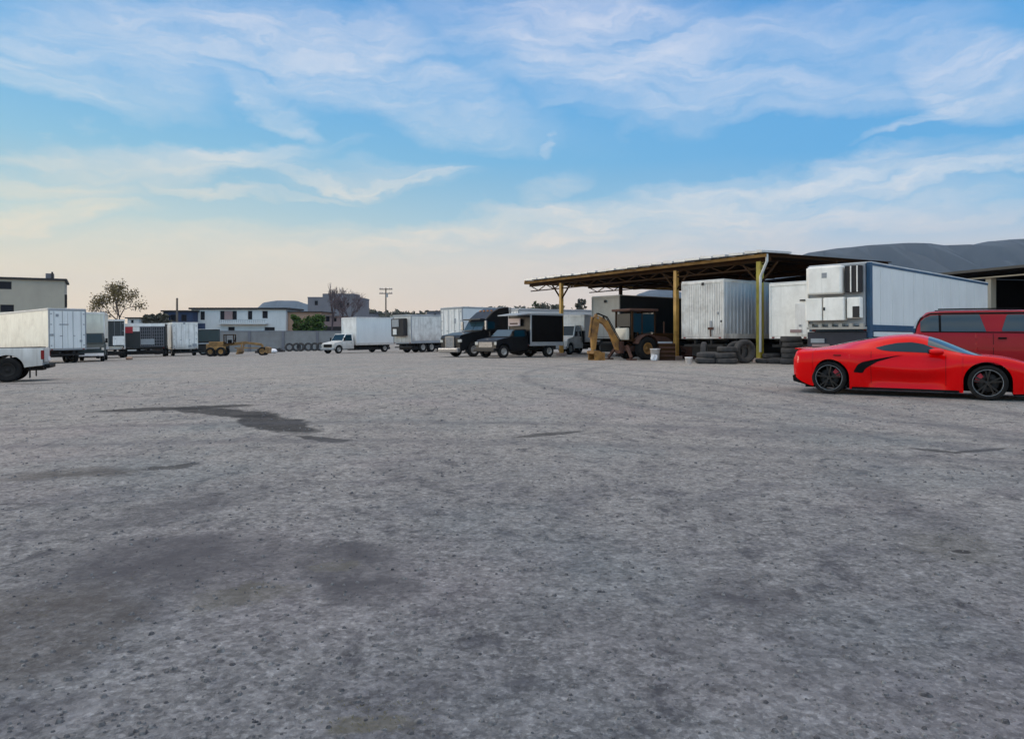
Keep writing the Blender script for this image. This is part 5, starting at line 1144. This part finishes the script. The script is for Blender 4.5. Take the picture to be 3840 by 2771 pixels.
# ------------------------------------------------------------------ tyres, buckets, clutter
def tyre_mesh(r=.5, h=.25):
    ri = r * .56; hh = h / 2
    return MB().lathe([(ri, -hh * .75), (r * .8, -hh), (r * .95, -hh * .85), (r, -hh * .5), (r, hh * .5), (r * .95, hh * .85), (r * .8, hh), (ri, hh * .75), (ri * 1.08, 0)], (0, 0, 0), 'z', 26)
tproto = None
def tyre(label, px, Y, lvl=0, up=False, r=.5, h=.26, yaw=0, dx=0, group='old tyres lying along the shed front', lean=0):
    global tproto
    if tproto is None: o = tyre_mesh().obj('old_tyre', 'oldtyre'); tproto = o
    else: o = tproto.copy(); C.objects.link(o)
    x = X(px, Y) + dx; k = r / .5
    o.scale = (k, k, h / .25)
    if up: o.rotation_euler = (R(90 - lean), 0, R(yaw)); o.location = (x, Y, g(x, Y) + r - .01)
    else: o.rotation_euler = (R(random.uniform(-3, 3)), R(random.uniform(-3, 3)), random.random() * 6); o.location = (x, Y, g(x, Y) + h / 2 + lvl * h)
    return tag(o, label, 'tyre', group)
tyre('bottom tyre of the two-high stack just right of the white bucket', 2650, 33.6, 0, r=.52); tyre('upper tyre of the stack just right of the white bucket', 2654, 33.7, 1, r=.50)
tyre('bottom tyre of the low stack left of the upright dark tyre', 2725, 33.2, 0, r=.5, h=.24); tyre('second tyre of the low stack left of the upright dark tyre', 2718, 33.3, 1, r=.5)
tyre('top tyre of the three-high stack under the silver trailer corner', 2728, 33.5, 2, r=.47)
tyre('large dark tyre standing upright left of the near yellow-green post', 2792, 34.0, up=True, r=.56, h=.34, yaw=20); tyre('second upright tyre leaning behind the large dark one', 2762, 34.6, up=True, r=.52, yaw=-30, lean=8)
tyre('flat tyre at the foot of the near yellow-green post', 2868, 34.2, 0, r=.42, h=.2); tyre('upper flat tyre behind the foot of the near post', 2893, 35.2, 1, r=.42, h=.22); tyre('lower flat tyre behind the foot of the near post', 2896, 35.1, 0, r=.44, h=.22)
tyre('flat tyre between the near post and the tall tyre column', 2916, 33.6, 0, r=.44, h=.24)
for k, lab in enumerate(('bottom tyre of the tall column under the plain white trailer', 'second tyre up in the tall column under the plain white trailer', 'third tyre up in the tall column under the plain white trailer', 'fourth tyre up in the tall column under the plain white trailer', 'top tyre of the tall column under the plain white trailer')):
    tyre(lab, 2968 + (-3, 2, 0, 4, -2)[k], 32.6, k, r=.45 - .01 * (k % 2), h=.25)
tyre('tyre standing upright under the silver trailer left part', 2640, 35.2, up=True, r=.5, yaw=70)
for k, q in enumerate((1085, 1112, 1128, 1156, 1180, 1202)):
    tyre(['leftmost upright tyre against the block wall', 'second upright tyre from the left against the block wall', 'third upright tyre from the left against the block wall', 'third upright tyre from the right against the block wall', 'second upright tyre from the right against the block wall', 'rightmost upright tyre against the block wall'][k], q, 104, up=True, r=.62, h=.4, yaw=random.uniform(-35, 35), group='tyres along the back wall')
def bucket(label, px, Y, r, h, lie=False, cat='bucket', name='bucket', mat='bucket', handle=True):
    x = X(px, Y); t = thing(name, label, cat, x, Y, R(30))
    m = MB().lathe([(r * .8, 0), (r, h), (r * 1.06, h), (r * 1.06, h - .03), (r * .97, h - .035), (r * .77, .012), (.001, .012), (.001, 0)], (0, 0, 0), 'z', 20); m.obj('pail', mat, t)
    if handle:
        m = MB(); pr = [(0, r * 1.05 * math.cos(a_), h - .05 - r * .7 * math.sin(a_)) for a_ in linspace(0, math.pi, 9)]
        for p, q in zip(pr, pr[1:]): m.tube((p[0] + r * .98 * math.sin(0), p[1], p[2]), (q[0], q[1], q[2]), .006, k=5)
        m.obj('handle', 'grey', t)
    return t
bucket('small white bucket on the ground right of the middle yellow post', 2583, 33.4, .17, .3)
bucket('tall white plastic drum standing right of the backhoe loader', 2457, 38.6, .26, .62, cat='drum', name='drum', handle=False)
# base under the drum: thin stand
x = X(2452, 38.0); t = thing('white_rag', 'white rag hanging onto the ground below the white drum', 'rag', x, 38.0, 0)
m = MB(); rn = random.Random(4)
m.grid([[(-.14 + .05 * i + .02 * math.sin(j), .05 * math.sin(i * 1.7 + j * .4), max(.01, .36 - .05 * j - .01 * i)) for i in range(7)] for j in range(8)]); ob = m.obj('cloth', 'bucket', t); ob.modifiers.new('s', 'SOLIDIFY').thickness = .015
# rusty crate
x = X(2502, 38.9); t = thing('rusty_crate', 'rusty red-brown steel crate beside the middle yellow post', 'crate', x, 38.9, R(-12)); m = MB().box(-.42, .42, -.3, .3, 0, .9); m.obj('box', 'rust', t, .02)
m = MB()
for k in range(4): m.box(-.43, .43, -.325, -.301, .08 + k * .22, .2 + k * .22)
m.obj('slat', 'beam', t); x = X(2496, 38.9)
t2 = thing('metal_tray', 'pale metal tray lying on the rusty crate', 'tray', x, 38.9, R(-12), z=g(x, 38.9) + .902); m = MB().box(-.4, .35, -.25, .25, 0, .02)
for (a_, b_, c_, d_) in ((-.4, .35, -.25, -.23), (-.4, .35, .23, .25), (-.4, -.38, -.23, .23), (.33, .35, -.23, .23)): m.box(a_, b_, c_, d_, .021, .09)
m.obj('tray', 'grey', t2)
# white sack near the wall, rubble
def lump(name, label, cat, px, Y, rx, rz_, mat, seed):
    rn = random.Random(seed); x = X(px, Y); m = MB(); rows = []
    for i in range(9):
        th = math.pi * i / 8; rows.append([(rx * math.sin(th) * math.cos(a_) * (1 + .12 * math.sin(3 * a_ + seed)), rx * math.sin(th) * math.sin(a_), rz_ * (1 + math.cos(th)) * (1 + .06 * math.sin(5 * a_))) for a_ in linspace(0, 2 * math.pi, 17)])
    m.grid(rows); o = m.obj(name, mat); o.location = (x, Y, g(x, Y) - .03); return tag(o, label, cat)
lump('white_sack', 'small white sack lying in front of the block wall', 'sack', 1024, 88, .5, .28, 'bucket', 3)
lump('orange_bag', 'small brown bag on the gravel in front of the stake trailer', 'bag', 485, 62, .28, .14, 'horange', 5)
rn = random.Random(12)
for k, (q, Yq, s_, lab) in enumerate(((992, 92, .9, 'dark rubble heap right of the grader, nearest to it'), (1045, 100, .7, 'dark rubble heap left of the upright tyres by the wall'))):
    x = X(q, Yq); m = MB()
    for _ in range(60):
        a_ = rn.random() * 6.28; d = rn.random() ** .7 * s_ * 1.2; h = max(0, (1 - d / (s_ * 1.3))) * s_ * .8 * rn.random(); r_ = rn.uniform(.1, .22) * s_
        rot = Matrix.Rotation(rn.random() * 3, 3, Vector((rn.random(), rn.random(), rn.random() + .1)).normalized())
        m.box(-r_, r_, -r_ * .7, r_ * .7, -r_ * .6, r_ * .6, rot, (d * math.cos(a_), d * math.sin(a_), h + r_ * .4))
    o = m.obj('rubble_heap', 'hdark'); o.location = (x, Yq, g(x, Yq)); tag(o, lab, 'rubble')
# signs of dry weed on the gravel
rn = random.Random(9); m = MB()
for (px, py) in ((1360, 2680), (1420, 2695), (1480, 2690), (3560, 2010), (3650, 2040), (900, 2225), (860, 2190), (1190, 2105), (430, 2180), (120, 2280)):
    x, Y = gnd(px, py)
    for _ in range(60):
        a_ = rn.uniform(-.16, .16) * (Y / 3) ** .5; b_ = rn.uniform(-.12, .12) * (Y / 3) ** .5; s_ = rn.uniform(.006, .014); p = Vector((x + a_, Y + b_, g(x, Y) + .003)); d = Vector((rn.uniform(-1, 1), rn.uniform(-1, 1), .25)) * s_
        m.add([p, p + d + Vector((.003, 0, 0)), p + d * 1.8], [(0, 1, 2)])
tag(m.obj('dry_weeds', 'weed'), 'thin patches of dry weeds flat on the gravel', 'weeds', kind='stuff')

# ------------------------------------------------------------------ haze
hz = MB().box(-3600, 3600, -60, 5000, -40, 365).obj('haze', 'stone')
hm = bpy.data.materials.new('haze'); hm.use_nodes = True; hn = N(hm.node_tree)
for x_ in list(hn.n): hn.n.remove(x_)
ho = hn.new('ShaderNodeOutputMaterial'); pv = hn.new('ShaderNodeVolumePrincipled'); pv.inputs['Color'].default_value = (.58, .76, 1, 1); pv.inputs['Density'].default_value = .00008; pv.inputs['Anisotropy'].default_value = .2
hn.l.new(pv.outputs[0], ho.inputs['Volume']); hz.data.materials.clear(); hz.data.materials.append(hm)
tag(hz, 'thin blue evening haze over the far hills', 'haze', kind='stuff')
